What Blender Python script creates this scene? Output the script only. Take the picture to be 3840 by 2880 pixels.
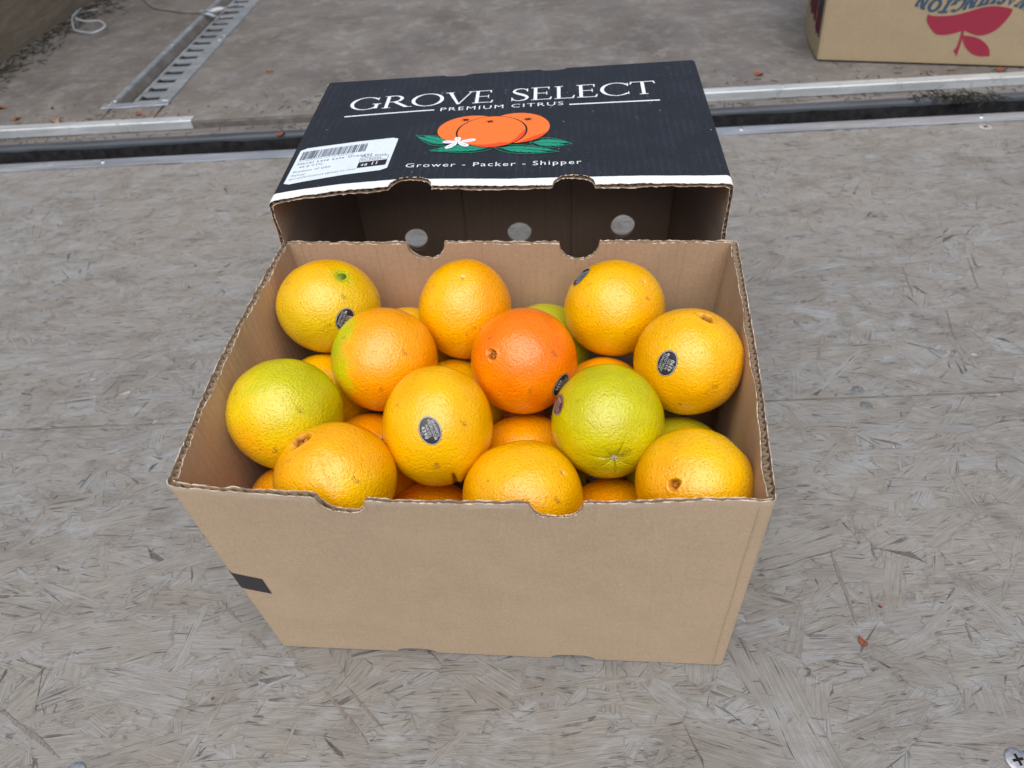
import bpy, bmesh, math, random
import numpy as np
from mathutils import Vector, Matrix
random.seed(7); rng = np.random.default_rng(11)
S = bpy.context.scene
for o in list(bpy.data.objects): bpy.data.objects.remove(o)
COL = S.collection

# ------------------------------------------------------------------ camera
cam_d = bpy.data.cameras.new('camera'); cam = bpy.data.objects.new('camera', cam_d); COL.objects.link(cam)
cx_ = Vector((0.9973, -0.0522, -0.0515)).normalized(); cf_ = Vector((0, 0.7021, -0.7121)).normalized()
cu_ = cx_.cross(cf_).normalized(); cx_ = cf_.cross(cu_).normalized()
M = Matrix((cx_, cu_, -cf_)).transposed().to_4x4(); M.translation = Vector((0, 0, 0.6323))
cam.matrix_world = M
cam_d.sensor_width = 36; cam_d.lens = 23.554; cam_d.clip_start = .01; cam_d.clip_end = 200
cam_d.dof.use_dof = True; cam_d.dof.focus_distance = 0.56; cam_d.dof.aperture_fstop = 8
S.camera = cam
# ------------------------------------------------------------------ light
w = bpy.data.worlds.new('World'); S.world = w; w.use_nodes = True
wn = w.node_tree.nodes; wl = w.node_tree.links
sky = wn.new('ShaderNodeTexSky'); sky.sky_type = 'NISHITA'; sky.sun_disc = False
SUN_EL, SUN_AZ = math.radians(67), math.radians(188)      # azimuth clockwise from +Y
sky.sun_elevation = SUN_EL; sky.sun_rotation = SUN_AZ; sky.air_density = 1.0; sky.dust_density = 4.0; sky.ozone_density = 1.0
wl.new(sky.outputs[0], wn['Background'].inputs[0]); wn['Background'].inputs[1].default_value = 0.05
sd = bpy.data.lights.new('sun', 'SUN'); sun = bpy.data.objects.new('sun', sd); COL.objects.link(sun)
sd.energy = 1.5; sd.angle = math.radians(76); sd.color = (1, .965, .92)
dv = Vector((math.sin(SUN_AZ)*math.cos(SUN_EL), math.cos(SUN_AZ)*math.cos(SUN_EL), math.sin(SUN_EL)))
sun.rotation_euler = dv.to_track_quat('Z', 'Y').to_euler(); sun.location = dv*5
S.view_settings.view_transform = 'Standard'; S.view_settings.look = 'None'; S.view_settings.gamma = 1
S.view_settings.exposure = 1.04

# ------------------------------------------------------------------ node helpers
class MT:
    def __init__(s, name):
        s.m = bpy.data.materials.new(name); s.m.use_nodes = True; s.nt = s.m.node_tree
        s.b = s.nt.nodes['Principled BSDF']
    def n(s, t, ins=None, **kw):
        nd = s.nt.nodes.new(t)
        for k, v in kw.items(): setattr(nd, k, v)
        for k, v in (ins or {}).items():
            if isinstance(v, bpy.types.NodeSocket): s.nt.links.new(v, nd.inputs[k])
            else: nd.inputs[k].default_value = v
        return nd
    def set(s, k, v):
        if isinstance(v, bpy.types.NodeSocket): s.nt.links.new(v, s.b.inputs[k])
        else: s.b.inputs[k].default_value = v
    def math(s, op, a, b=0., c=0., clamp=False):
        nd = s.n('ShaderNodeMath', {0: a, 1: b, 2: c}, operation=op); nd.use_clamp = clamp; return nd.outputs[0]
    def ramp(s, f, a, b, lo=0., hi=1.):
        return s.n('ShaderNodeMapRange', {0: f, 1: a, 2: b, 3: lo, 4: hi}).outputs[0]
    def mix(s, f, a, b, mode='MIX'):
        nd = s.n('ShaderNodeMix', data_type='RGBA', blend_type=mode)
        for i, v in ((0, f), (6, a), (7, b)):
            if isinstance(v, bpy.types.NodeSocket): s.nt.links.new(v, nd.inputs[i])
            else: nd.inputs[i].default_value = v if i == 0 else (*v[:3], 1)
        return nd.outputs[2]
    def noise(s, vec, scale, det=3, rough=.55, dist=0.):
        return s.n('ShaderNodeTexNoise', {'Vector': vec, 'Scale': scale, 'Detail': det, 'Roughness': rough, 'Distortion': dist}).outputs[0]
    def voro(s, vec, scale, feat='F1', rnd=1.):
        return s.n('ShaderNodeTexVoronoi', {'Vector': vec, 'Scale': scale, 'Randomness': rnd}, feature=feat)
    def obj(s): return s.n('ShaderNodeTexCoord').outputs['Object']
    def uv(s): return s.n('ShaderNodeTexCoord').outputs['UV']
    def scale(s, vec, sc, rot=(0, 0, 0)):
        return s.n('ShaderNodeMapping', {'Vector': vec, 'Scale': sc, 'Rotation': rot}).outputs[0]
    def bump(s, h, dist, strength=1., normal=None):
        ins = {'Height': h, 'Distance': dist, 'Strength': strength}
        if normal is not None: ins['Normal'] = normal
        return s.n('ShaderNodeBump', ins).outputs[0]

def cardboard(name, col, spots=.5, flute=.25, rough=.85, scuff=False):
    t = MT(name); uv = t.uv(); ob = t.obj()
    f1 = t.noise(t.scale(ob, (1, 1, .35)), 900, 3, .7)
    f2 = t.noise(ob, 26, 4, .6)
    c = t.mix(t.ramp(f1, .3, .7), [x*.86 for x in col], [x*1.12 for x in col])
    c = t.mix(t.ramp(f2, .35, .7, 0, .35), c, [x*.82 for x in col])
    fb = t.noise(t.scale(uv, (70, 600, 1)), 1, 3, .6, .6); c = t.mix(t.ramp(fb, .52, .7, 0, .35), c, [x*.74 for x in col]); c = t.mix(t.ramp(t.noise(ob, 9, 3), .5, .7, 0, .25), c, [min(1, x*1.12) for x in col])
    # faint stripes where the flutes press through
    sx = t.n('ShaderNodeSeparateXYZ', {0: uv})
    wv = t.math('SINE', t.math('MULTIPLY', sx.outputs[0], 6.2832/.0075))
    st = t.math('MULTIPLY', t.ramp(wv, .2, 1.), t.ramp(t.noise(t.scale(uv, (120, 9, 1)), 1, 2, .5), .45, .7))
    c = t.mix(t.math('MULTIPLY', st, flute), c, [col[0]*.6, col[1]*.55, col[2]*.5])
    sp = t.voro(ob, 260); c = t.mix(t.math('MULTIPLY', t.ramp(sp.outputs['Distance'], .06, .10, 1, 0), t.math('MULTIPLY', t.math('GREATER_THAN', t.n('ShaderNodeSeparateColor', {0: sp.outputs['Color']}).outputs[0], .72), spots)), c, [x*.4 for x in col])
    if scuff:
        sm = t.math('MULTIPLY', t.ramp(t.math('ADD', sx.outputs[1], t.math('MULTIPLY', t.noise(t.scale(uv, (55, 200, 1)), 1, 3, .6), .012)), .267, .274), t.ramp(f2, .4, .6, .25, .8)); c = t.mix(sm, c, (.66, .58, .48))
    t.set('Base Color', c); t.set('Roughness', rough); t.set('Specular IOR Level', .25)
    h = t.math('ADD', t.math('MULTIPLY', f1, .35), t.math('MULTIPLY', wv, .3))
    t.set('Normal', t.bump(t.math('ADD', h, t.math('MULTIPLY', f2, 2.)), .00022, .8))
    return t.m

def flat(name, col, rough=.6, spec=.3, metal=0., var=.12, sc=400):
    t = MT(name); ob = t.obj(); f = t.noise(ob, sc, 3, .6)
    t.set('Base Color', t.mix(t.ramp(f, .3, .7), [x*(1-var) for x in col], [min(1, x*(1+var)) for x in col]))
    t.set('Roughness', rough); t.set('Specular IOR Level', spec); t.set('Metallic', metal)
    t.set('Normal', t.bump(f, .0001, .5)); return t.m

CB_OUT = cardboard('kraft_outside', (.49, .37, .255), .5, .05, scuff=True)
CB_IN = cardboard('kraft_inside', (.46, .33, .225), .35, .28)
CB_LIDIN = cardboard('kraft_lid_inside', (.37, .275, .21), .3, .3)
CB_APPLE = cardboard('kraft_apple_carton', (.42, .33, .21), .3, .1)
PAPER_EDGE = flat('cut_paper_edge', (.58, .49, .385), .9, .1, var=.3, sc=900)
MEDIUM = flat('corrugated_medium', (.46, .36, .26), .9, .1, var=.3, sc=500)
TAPE = flat('charcoal_tape', (.035, .032, .038), .55, .4, var=.2)

def lid_print():
    t = MT('black_lid_print'); uv = t.uv(); ob = t.obj()
    sx = t.n('ShaderNodeSeparateXYZ', {0: uv})
    n1 = t.noise(ob, 700, 2, .6); n2 = t.noise(ob, 30, 4, .6)
    c = t.mix(t.ramp(n1, .3, .75), (.006, .008, .012), (.024, .028, .038))
    c = t.mix(t.ramp(n2, .45, .75, 0, .5), c, (.022, .024, .033))
    sp = t.voro(ob, 90); rr = t.n('ShaderNodeSeparateColor', {0: sp.outputs['Color']})
    dots = t.math('MULTIPLY', t.ramp(sp.outputs['Distance'], .04, .07, 1, 0), t.math('GREATER_THAN', rr.outputs[0], .80))
    fx = t.math('SINE', t.math('MULTIPLY', sx.outputs[0], 6.2832/.0076)); c = t.mix(t.math('MULTIPLY', t.ramp(fx, .3, 1.), t.ramp(n2, .42, .6, .0, .22)), c, (.05, .055, .07))
    c = t.mix(t.math('MULTIPLY', dots, .7), c, (.6, .62, .65))
    sc = t.math('MULTIPLY', t.ramp(t.noise(t.scale(ob, (1, .35, 1)), 330, 2, .6), .66, .74), t.ramp(t.noise(ob, 16, 2), .55, .68))
    c = t.mix(t.math('MULTIPLY', sc, .55), c, (.3, .31, .34))
    edge = t.math('ADD', sx.outputs[1], t.math('MULTIPLY', t.math('SUBTRACT', t.noise(t.scale(uv, (60, 60, 1)), 1, 2), .5), .0012))
    c = t.mix(t.ramp(edge, .2622, .2626), c, t.mix(t.ramp(n1, .3, .7), (.72, .76, .80), (.80, .84, .88)))
    t.set('Base Color', c); t.set('Roughness', .6); t.set('Specular IOR Level', .32)
    t.set('Normal', t.bump(t.math('ADD', t.math('MULTIPLY', n1, .3), n2), .0002, .7))
    return t.m
LID_PRINT = lid_print()

def orange_mat():
    t = MT('orange_peel'); ob = t.obj()
    col = t.n('ShaderNodeAttribute', attribute_name='peel').outputs['Color']
    hol = t.n('ShaderNodeAttribute', attribute_name='hollow').outputs['Fac']
    vd = t.voro(ob, 560, 'SMOOTH_F1'); d = vd.outputs['Distance']
    big = t.noise(ob, 440, 3, .55, .3); pit = t.ramp(d, .0, .34)
    lump = t.noise(ob, 40, 2, .5)
    v2 = t.voro(ob, 430); pd = t.math('MULTIPLY', t.ramp(v2.outputs['Distance'], .10, .2, 1, 0), .35)
    dark = t.mix(1., col, (.78, .60, .5), 'MULTIPLY')
    c = t.mix(t.math('MULTIPLY', t.math('ADD', t.ramp(d, .05, .28, .5, 0), pd), t.math('SUBTRACT', 1, hol)), col, dark)
    c = t.mix(t.ramp(lump, .35, .7, 0, .18), c, t.mix(1., col, (.93, .82, .7), 'MULTIPLY'))
    # rare brown scars
    b1 = t.math('MULTIPLY', t.ramp(t.noise(ob, 68, 1, .5), .715, .75), t.ramp(t.noise(ob, 1100, 2, .6), .47, .56))
    c = t.mix(t.math('MULTIPLY', b1, .75), c, (.16, .075, .02))
    t.set('Base Color', c); t.set('Roughness', t.math('ADD', t.math('MULTIPLY', hol, .4), t.ramp(big, .3, .7, .15, .24)))
    t.set('Specular IOR Level', .0); t.set('IOR', 1.45)
    t.set('Coat Weight', t.math('SUBTRACT', 1, hol)); t.set('Coat Roughness', .09); t.set('Coat IOR', 1.58)
    h = t.math('ADD', t.math('MULTIPLY', pit, .55), t.math('MULTIPLY', big, 1.5))
    t.set('Normal', t.bump(h, .0009, .9)); t.set('Coat Normal', t.bump(h, .00040, .9))
    return t.m
PEEL = orange_mat()

def osb_mat(name, strands):
    t = MT(name); ob = t.obj()
    if strands:
        uv = t.uv(); at = t.n('ShaderNodeAttribute', attribute_name='tint'); tint = at.outputs['Color']; ed = at.outputs['Alpha']
        g = t.noise(t.scale(uv, (22, 420, 1)), 1, 4, .65, .5); g2 = t.noise(t.scale(uv, (45, 1300, 1)), 1, 3, .6, .6)
        g3 = t.noise(t.scale(uv, (14, 260, 1)), 1, 2, .5, .8)
    else:
        g = t.noise(t.scale(ob, (14, 240, 1)), 1, 4, .65, 1.2); g2 = t.noise(t.scale(ob, (40, 900, 1)), 1, 3, .6, .8)
        g3 = t.noise(t.scale(ob, (9, 120, 1)), 1, 2, .5, 1.)
        tint = t.mix(t.noise(ob, 9, 3), (.23, .205, .18), (.34, .32, .30)); ed = None
    big = t.noise(ob, 5, 5, .6); big2 = t.noise(t.scale(ob, (1, 2.2, 1)), 19, 4, .62)
    c = t.mix(t.ramp(big, .38, .68), t.mix(.35, tint, (.252, .246, .234)), t.mix(.65, tint, (.272, .270, .262)))
    c = t.mix(t.ramp(big2, .5, .75, 0, .55), c, (.232, .205, .18))
    c = t.mix(t.ramp(t.noise(ob, 2.3, 3, .5), .42, .62, 0, .35), c, (.30, .268, .23))
    c = t.mix(t.ramp(big2, .28, .46, .55, 0), c, (.335, .348, .365))
    pt = t.noise(t.scale(ob, (1, 1.7, 1)), 11, 5, .65, .8); c = t.mix(t.ramp(pt, .52, .64, 0, .5), c, (.175, .155, .137)); c = t.mix(t.ramp(pt, .34, .44, .45, 0), c, (.33, .34, .35))
    st2 = t.noise(t.scale(ob, (1, 2, 1)), 33, 5, .7, 1.2); c = t.mix(t.ramp(st2, .60, .68, 0, .55), c, (.12, .10, .088))
    c = t.mix(t.ramp(g, .35, .62, .42, 0), c, t.mix(1., c, (.60, .57, .55), 'MULTIPLY'))
    c = t.mix(t.ramp(g2, .40, .56, .38, 0), c, t.mix(1., c, (.52, .50, .49), 'MULTIPLY'))
    crack = t.math('MULTIPLY', t.ramp(g3, .33, .39, 1, 0), t.ramp(t.noise(ob, 45, 2), .40, .60))
    wp = t.n('ShaderNodeVectorMath', {0: ob, 1: t.n('ShaderNodeVectorMath', {0: t.n('ShaderNodeTexNoise', {'Vector': ob, 'Scale': 7., 'Detail': 2.}).outputs['Color'], 3: .05}, operation='SCALE').outputs[0]}, operation='ADD').outputs[0]
    g4 = t.noise(t.scale(wp, (38, 420, 1), (0, 0, .03)), 1, 3, .6); cr2 = t.math('MULTIPLY', t.ramp(g4, .30, .37, 1, 0), t.ramp(t.noise(ob, 28, 3), .44, .6)); crack = t.math('MAXIMUM', crack, cr2)
    c = t.mix(t.math('MULTIPLY', crack, .8), c, (.075, .07, .066))
    if ed is not None:
        em = t.math('MULTIPLY', t.ramp(ed, .15, .75, 1, 0), t.ramp(t.noise(ob, 75, 2), .42, .60))
        c = t.mix(t.math('MULTIPLY', em, .27), c, (.06, .055, .052))
    dirt = t.voro(ob, 55); rr = t.n('ShaderNodeSeparateColor', {0: dirt.outputs['Color']})
    dm = t.math('MULTIPLY', t.ramp(dirt.outputs['Distance'], .05, .09, 1, 0), t.math('GREATER_THAN', rr.outputs[1], .95))
    c = t.mix(t.math('MULTIPLY', dm, .7), c, (.05, .035, .03))
    c = t.mix(1., c, (.985, 1.0, 1.0) if strands else (1.55, 1.53, 1.5), 'MULTIPLY'); t.set('Base Color', c); t.set('Roughness', t.ramp(big2, .3, .7, .55, .8)); t.set('Specular IOR Level', .35)
    h = t.math('ADD', t.math('MULTIPLY', g, .9), t.math('MULTIPLY', g2, .55)); h = t.math('SUBTRACT', h, t.math('MULTIPLY', crack, .9))
    if ed is not None: h = t.math('SUBTRACT', h, t.math('MULTIPLY', em, .7))
    t.set('Normal', t.bump(h, .0009 if strands else .0002, .8)); return t.m
OSB = osb_mat('weathered_strand_board', True); OSB_BASE = osb_mat('strand_board_core', False)

def inner_floor_mat():
    t = MT('worn_truck_bed_wood'); ob = t.obj()
    g = t.noise(t.scale(ob, (8, 90, 1)), 1, 5, .65, 1.6); g2 = t.noise(t.scale(ob, (25, 500, 1)), 1, 3, .6, .5)
    b = t.noise(ob, 4.2, 6, .68, .5); b2 = t.noise(ob, 21, 5, .7)
    c = t.mix(t.ramp(b, .3, .7), (.105, .094, .082), (.225, .212, .195))
    c = t.mix(t.ramp(g, .35, .65, .45, 0), c, (.10, .082, .07))
    c = t.mix(t.ramp(g2, .4, .6, .3, 0), c, (.08, .065, .055))
    c = t.mix(t.ramp(b2, .5, .7, 0, .6), c, (.25, .243, .235))
    c = t.mix(t.ramp(t.noise(ob, 7, 6, .7, .5), .5, .66, 0, .55), c, (.10, .095, .098))
    c = t.mix(t.ramp(t.noise(ob, 60, 3, .7), .64, .70, 0, .6), c, (.045, .036, .028))
    c = t.mix(1., c, (1.02, 1.04, 1.06), 'MULTIPLY'); t.set('Base Color', c); t.set('Roughness', .7); t.set('Specular IOR Level', .3)
    t.set('Normal', t.bump(t.math('ADD', g, t.math('MULTIPLY', b2, .7)), .0012, .8)); return t.m
INNER = inner_floor_mat()
def metal_mat(name, c0, c1, rough=.42, metal=.8, dirt=.5):
    t = MT(name); ob = t.obj(); a = t.noise(t.scale(ob, (6, 60, 60)), 1, 4, .6, .4); b = t.noise(ob, 38, 5, .7)
    c = t.mix(t.ramp(a, .3, .7), c0, c1)
    c = t.mix(t.ramp(b, .55, .72, 0, dirt), c, (.085, .07, .055))
    t.set('Base Color', c); t.set('Metallic', t.ramp(b, .55, .72, metal, metal*.3)); t.set('Roughness', t.ramp(a, .3, .7, rough-.06, rough+.12))
    t.set('Normal', t.bump(t.math('ADD', a, b), .0006, .6)); return t.m
GALV = metal_mat('galvanized_steel', (.40, .43, .48), (.58, .62, .68), .42, .75, .45)
ALU = metal_mat('dull_aluminium', (.44, .47, .48), (.60, .64, .66), .5, .45, .5)
TRACKM = metal_mat('dusty_steel_track', (.20, .22, .24), (.34, .37, .39), .55, .5, .7)
BLACKP = metal_mat('black_rubber', (.03, .036, .046), (.06, .072, .09), .5, .0, .5)
TRENCH = flat('black_trench', (.016, .016, .018), .7, .3, var=.7, sc=60)  # recess shade put into the colour, blacker than the rubber beside it
DUSTY = metal_mat('dusty_ledge', (.10, .095, .09), (.20, .19, .18), .65, .1, .8)
DARK = flat('dark_grime', (.018, .014, .011), .9, .1, var=.4, sc=120)
SCREWM = flat('worn_screw_steel', (.33, .35, .38), .42, .5, .7, .3, 500)
SCREWD = flat('dull_screw_steel', (.15, .155, .155), .6, .4, .2, .4, 300)
DEBRIS = flat('dry_plant_debris', (.10, .075, .05), .9, .1, var=.4)
MOSS = flat('dark_moss_grime', (.035, .034, .022), .95, .1, var=.5, sc=200)
LEAF = flat('dead_leaf', (.22, .065, .03), .7, .25, var=.35, sc=200)
CHIP = flat('wood_chip', (.30, .20, .125), .85, .15, var=.25)
GROOVE = flat('grimy_groove', (.07, .058, .047), .9, .1, var=.45, sc=90)
PLASTIC = flat('white_plastic_film', (.42, .45, .50), .3, .5, var=.1)
PW = flat('white_ink', (.74, .78, .83), .6, .3, var=.05)
LABELW = flat('white_label_paper', (.66, .74, .80), .45, .4, var=.04, sc=120)
INKG = flat('label_grey_ink', (.17, .21, .27), .6, .2)
INKB = flat('label_black_ink', (.02, .015, .022), .5, .3)
INKBAR = flat('barcode_ink', (.10, .12, .17), .6, .2)
def worn_orange():
    t = MT('orange_ink'); ob = t.obj()
    wv = t.ramp(t.noise(t.scale(ob, (1, .45, 1)), 160, 3, .7), .56, .70, 0, 1)
    col = t.math('MULTIPLY', wv, t.ramp(t.math('SINE', t.math('MULTIPLY', t.n('ShaderNodeSeparateXYZ', {0: ob}).outputs[0], 6.2832/.014)), .2, .8))
    t.set('Base Color', t.mix(t.math('MULTIPLY', col, .6), (.86, .17, .022), (.36, .15, .09))); t.set('Roughness', .5); return t.m
INKO = worn_orange(); INKR = flat('red_orange_ink', (.80, .07, .012), .5, .3); INKGR = flat('green_ink', (.015, .26, .16), .5, .3, var=.25)
INKK = flat('outline_ink', (.012, .010, .012), .6, .3)
APR = flat('crimson_print', (.33, .035, .065), .75, .2, var=.08); APB = flat('navy_print', (.055, .095, .15), .75, .2, var=.15)
APS = flat('dark_crimson_side_print', (.12, .018, .03), .7, .2, var=.4, sc=60); APD = flat('dark_side_print', (.055, .045, .05), .7, .2, var=.4, sc=60)
STICK = flat('black_sticker', (.018, .016, .018), .28, .5, var=.1); STICKB = flat('brown_sticker', (.06, .018, .012), .28, .5, var=.1)
STICKT = flat('sticker_small_lettering', (.42, .44, .46), .4, .4, var=.05)
STICKW = flat('sticker_lettering', (.62, .64, .66), .4, .4, var=.05)
NAVEL = flat('navel_flesh', (.40, .155, .014), .6, .3, var=.35, sc=300); CORK = flat('stem_cork', (.42, .40, .28), .8, .2, var=.35, sc=600)
GSTEM = flat('green_stem', (.12, .20, .010), .35, .5, var=.35, sc=250); TANSTEM = flat('tan_stem_scar', (.50, .36, .08), .7, .2, var=.3, sc=900)

# ------------------------------------------------------------------ object helpers
def tag(o, label=None, cat=None, group=None, kind=None):
    if label: o['label'] = label
    if cat: o['category'] = cat
    if group: o['group'] = group
    if kind: o['kind'] = kind
    return o
def empty(name, loc=(0, 0, 0)):
    o = bpy.data.objects.new(name, None); COL.objects.link(o); o.location = loc; o.empty_display_size = .02; return o
def mesh_obj(name, V, F, mat, parent=None, smooth=False, uv=None, mats=None, fm=None):
    me = bpy.data.meshes.new(name); V = np.asarray(V, float)
    if parent is not None: V = V-np.array(parent_loc(parent))
    me.from_pydata(V.tolist(), [], [tuple(int(i) for i in f) for f in F])
    for m_ in (mats or [mat]): me.materials.append(m_)
    if fm is not None: me.polygons.foreach_set('material_index', np.asarray(fm, np.int32))
    if smooth: me.polygons.foreach_set('use_smooth', np.ones(len(me.polygons), bool))
    if uv is not None:
        ul = me.uv_layers.new(name='UVMap'); li = np.zeros(len(me.loops), np.int32); me.loops.foreach_get('vertex_index', li)
        ul.data.foreach_set('uv', np.asarray(uv, float)[li].ravel())
    me.update(); o = bpy.data.objects.new(name, me); COL.objects.link(o)
    if parent is not None: o.parent = parent
    return o
def parent_loc(p):
    l = Vector(p.location)
    while p.parent: p = p.parent; l = l+Vector(p.location)
    return tuple(l)
class Geo:
    def __init__(s): s.V = []; s.F = []
    def add(s, V, F):
        b = len(s.V); s.V += [tuple(v) for v in V]; s.F += [tuple(b+i for i in f) for f in F]
    def box(s, c, sz, rz=0.):
        c = np.array(c); h = np.array(sz)/2; ca, sa = math.cos(rz), math.sin(rz)
        P = []
        for z in (-1, 1):
            for x, y in ((-1, -1), (1, -1), (1, 1), (-1, 1)):
                a, b = x*h[0], y*h[1]; P.append((c[0]+ca*a-sa*b, c[1]+sa*a+ca*b, c[2]+z*h[2]))
        s.add(P, [(3, 2, 1, 0), (4, 5, 6, 7), (0, 1, 5, 4), (1, 2, 6, 5), (2, 3, 7, 6), (3, 0, 4, 7)])
    def tube(s, pts, r, n=6, flat_=1.):
        pts = [Vector(p) for p in pts]; rings = []
        for i, p in enumerate(pts):
            d = (pts[min(i+1, len(pts)-1)]-pts[max(i-1, 0)]).normalized(); a = d.cross(Vector((0, 0, 1)))
            a = a.normalized() if a.length > 1e-4 else Vector((1, 0, 0)); b = a.cross(d)
            rr = r[i] if hasattr(r, '__len__') else r
            rings.append([p+(a*math.cos(t)+b*math.sin(t)*flat_)*rr for t in [2*math.pi*k/n for k in range(n)]])
        V = [v for rg in rings for v in rg]; F = []
        for i in range(len(pts)-1):
            for k in range(n): F.append((i*n+k, i*n+(k+1) % n, (i+1)*n+(k+1) % n, (i+1)*n+k))
        F.append(tuple(range(n))[::-1]); F.append(tuple((len(pts)-1)*n+k for k in range(n))); s.add(V, F)
    def obj(s, name, mat, parent=None, smooth=False): return mesh_obj(name, s.V, s.F, mat, parent, smooth)
def dome(c, r, h, n=14, rings=4, rxy=(1, 1)):
    V = [(c[0], c[1], c[2]+h)]; F = []
    for i in range(1, rings+1):
        t = i/rings*math.pi/2
        for k in range(n):
            a = 2*math.pi*k/n; V.append((c[0]+r*math.sin(t)*math.cos(a)*rxy[0], c[1]+r*math.sin(t)*math.sin(a)*rxy[1], c[2]+h*math.cos(t)))
    for k in range(n): F.append((0, 1+k, 1+(k+1) % n))
    for i in range(rings-1):
        for k in range(n): F.append((1+i*n+k, 1+(i+1)*n+k, 1+(i+1)*n+(k+1) % n, 1+i*n+(k+1) % n))
    return V, F

# ------------------------------------------------------------------ flat print: glyphs and text in 2-D
class Ink:                                    # pieces laid a hair above one another so that none share a plane
    def __init__(s): s.P = []
    def poly(s, pts): s.P.append([tuple(p) for p in pts])
    def rect(s, x0, y0, x1, y1): s.poly([(x0, y0), (x1, y0), (x1, y1), (x0, y1)])
    def strip(s, L, R): s.P.append((list(L), list(R)))
    def arc(s, cx, cy, rx, ry, wx, wy, a0, a1, n=28):
        A = [math.radians(a0+(a1-a0)*i/n) for i in range(n+1)]
        s.strip([(cx+rx*math.cos(a), cy+ry*math.sin(a)) for a in A], [(cx+(rx-wx)*math.cos(a), cy+(ry-wy)*math.sin(a)) for a in A])
    def stroke(s, pts, ws, n=10):
        pts = np.array(pts, float); Q = []; W = []
        for i in range(len(pts)-1):
            p0 = pts[max(i-1, 0)]; p1 = pts[i]; p2 = pts[i+1]; p3 = pts[min(i+2, len(pts)-1)]
            for k in range(n+(i == len(pts)-2)):
                t = k/n; Q.append(.5*((2*p1)+(-p0+p2)*t+(2*p0-5*p1+4*p2-p3)*t*t+(-p0+3*p1-3*p2+p3)*t**3)); W.append(ws[i]*(1-t)+ws[i+1]*t)
        Q = np.array(Q); T = np.gradient(Q, axis=0); T /= np.linalg.norm(T, axis=1)[:, None]+1e-9; N = np.stack([-T[:, 1], T[:, 0]], 1); W = np.array(W)[:, None]
        s.strip((Q+N*W/2).tolist(), (Q-N*W/2).tolist())
    def mesh(s, step=1.0, fn=lambda x, y: (x, y), lift=2.5e-5, base=0.):
        """returns list of (x,y,h) and faces"""
        V = []; F = []
        for i, p in enumerate(s.P):
            h = base+lift*(i % 12); b = len(V)
            if isinstance(p, tuple):
                L, R = p
                for a, c in zip(L, R): V.append((*fn(*a), h)); V.append((*fn(*c), h))
                for k in range(len(L)-1): F.append((b+2*k, b+2*k+1, b+2*k+3, b+2*k+2))
            else:
                V += [(*fn(*q), h) for q in p]; F.append(tuple(range(b, b+len(p))))
        return V, F

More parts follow.
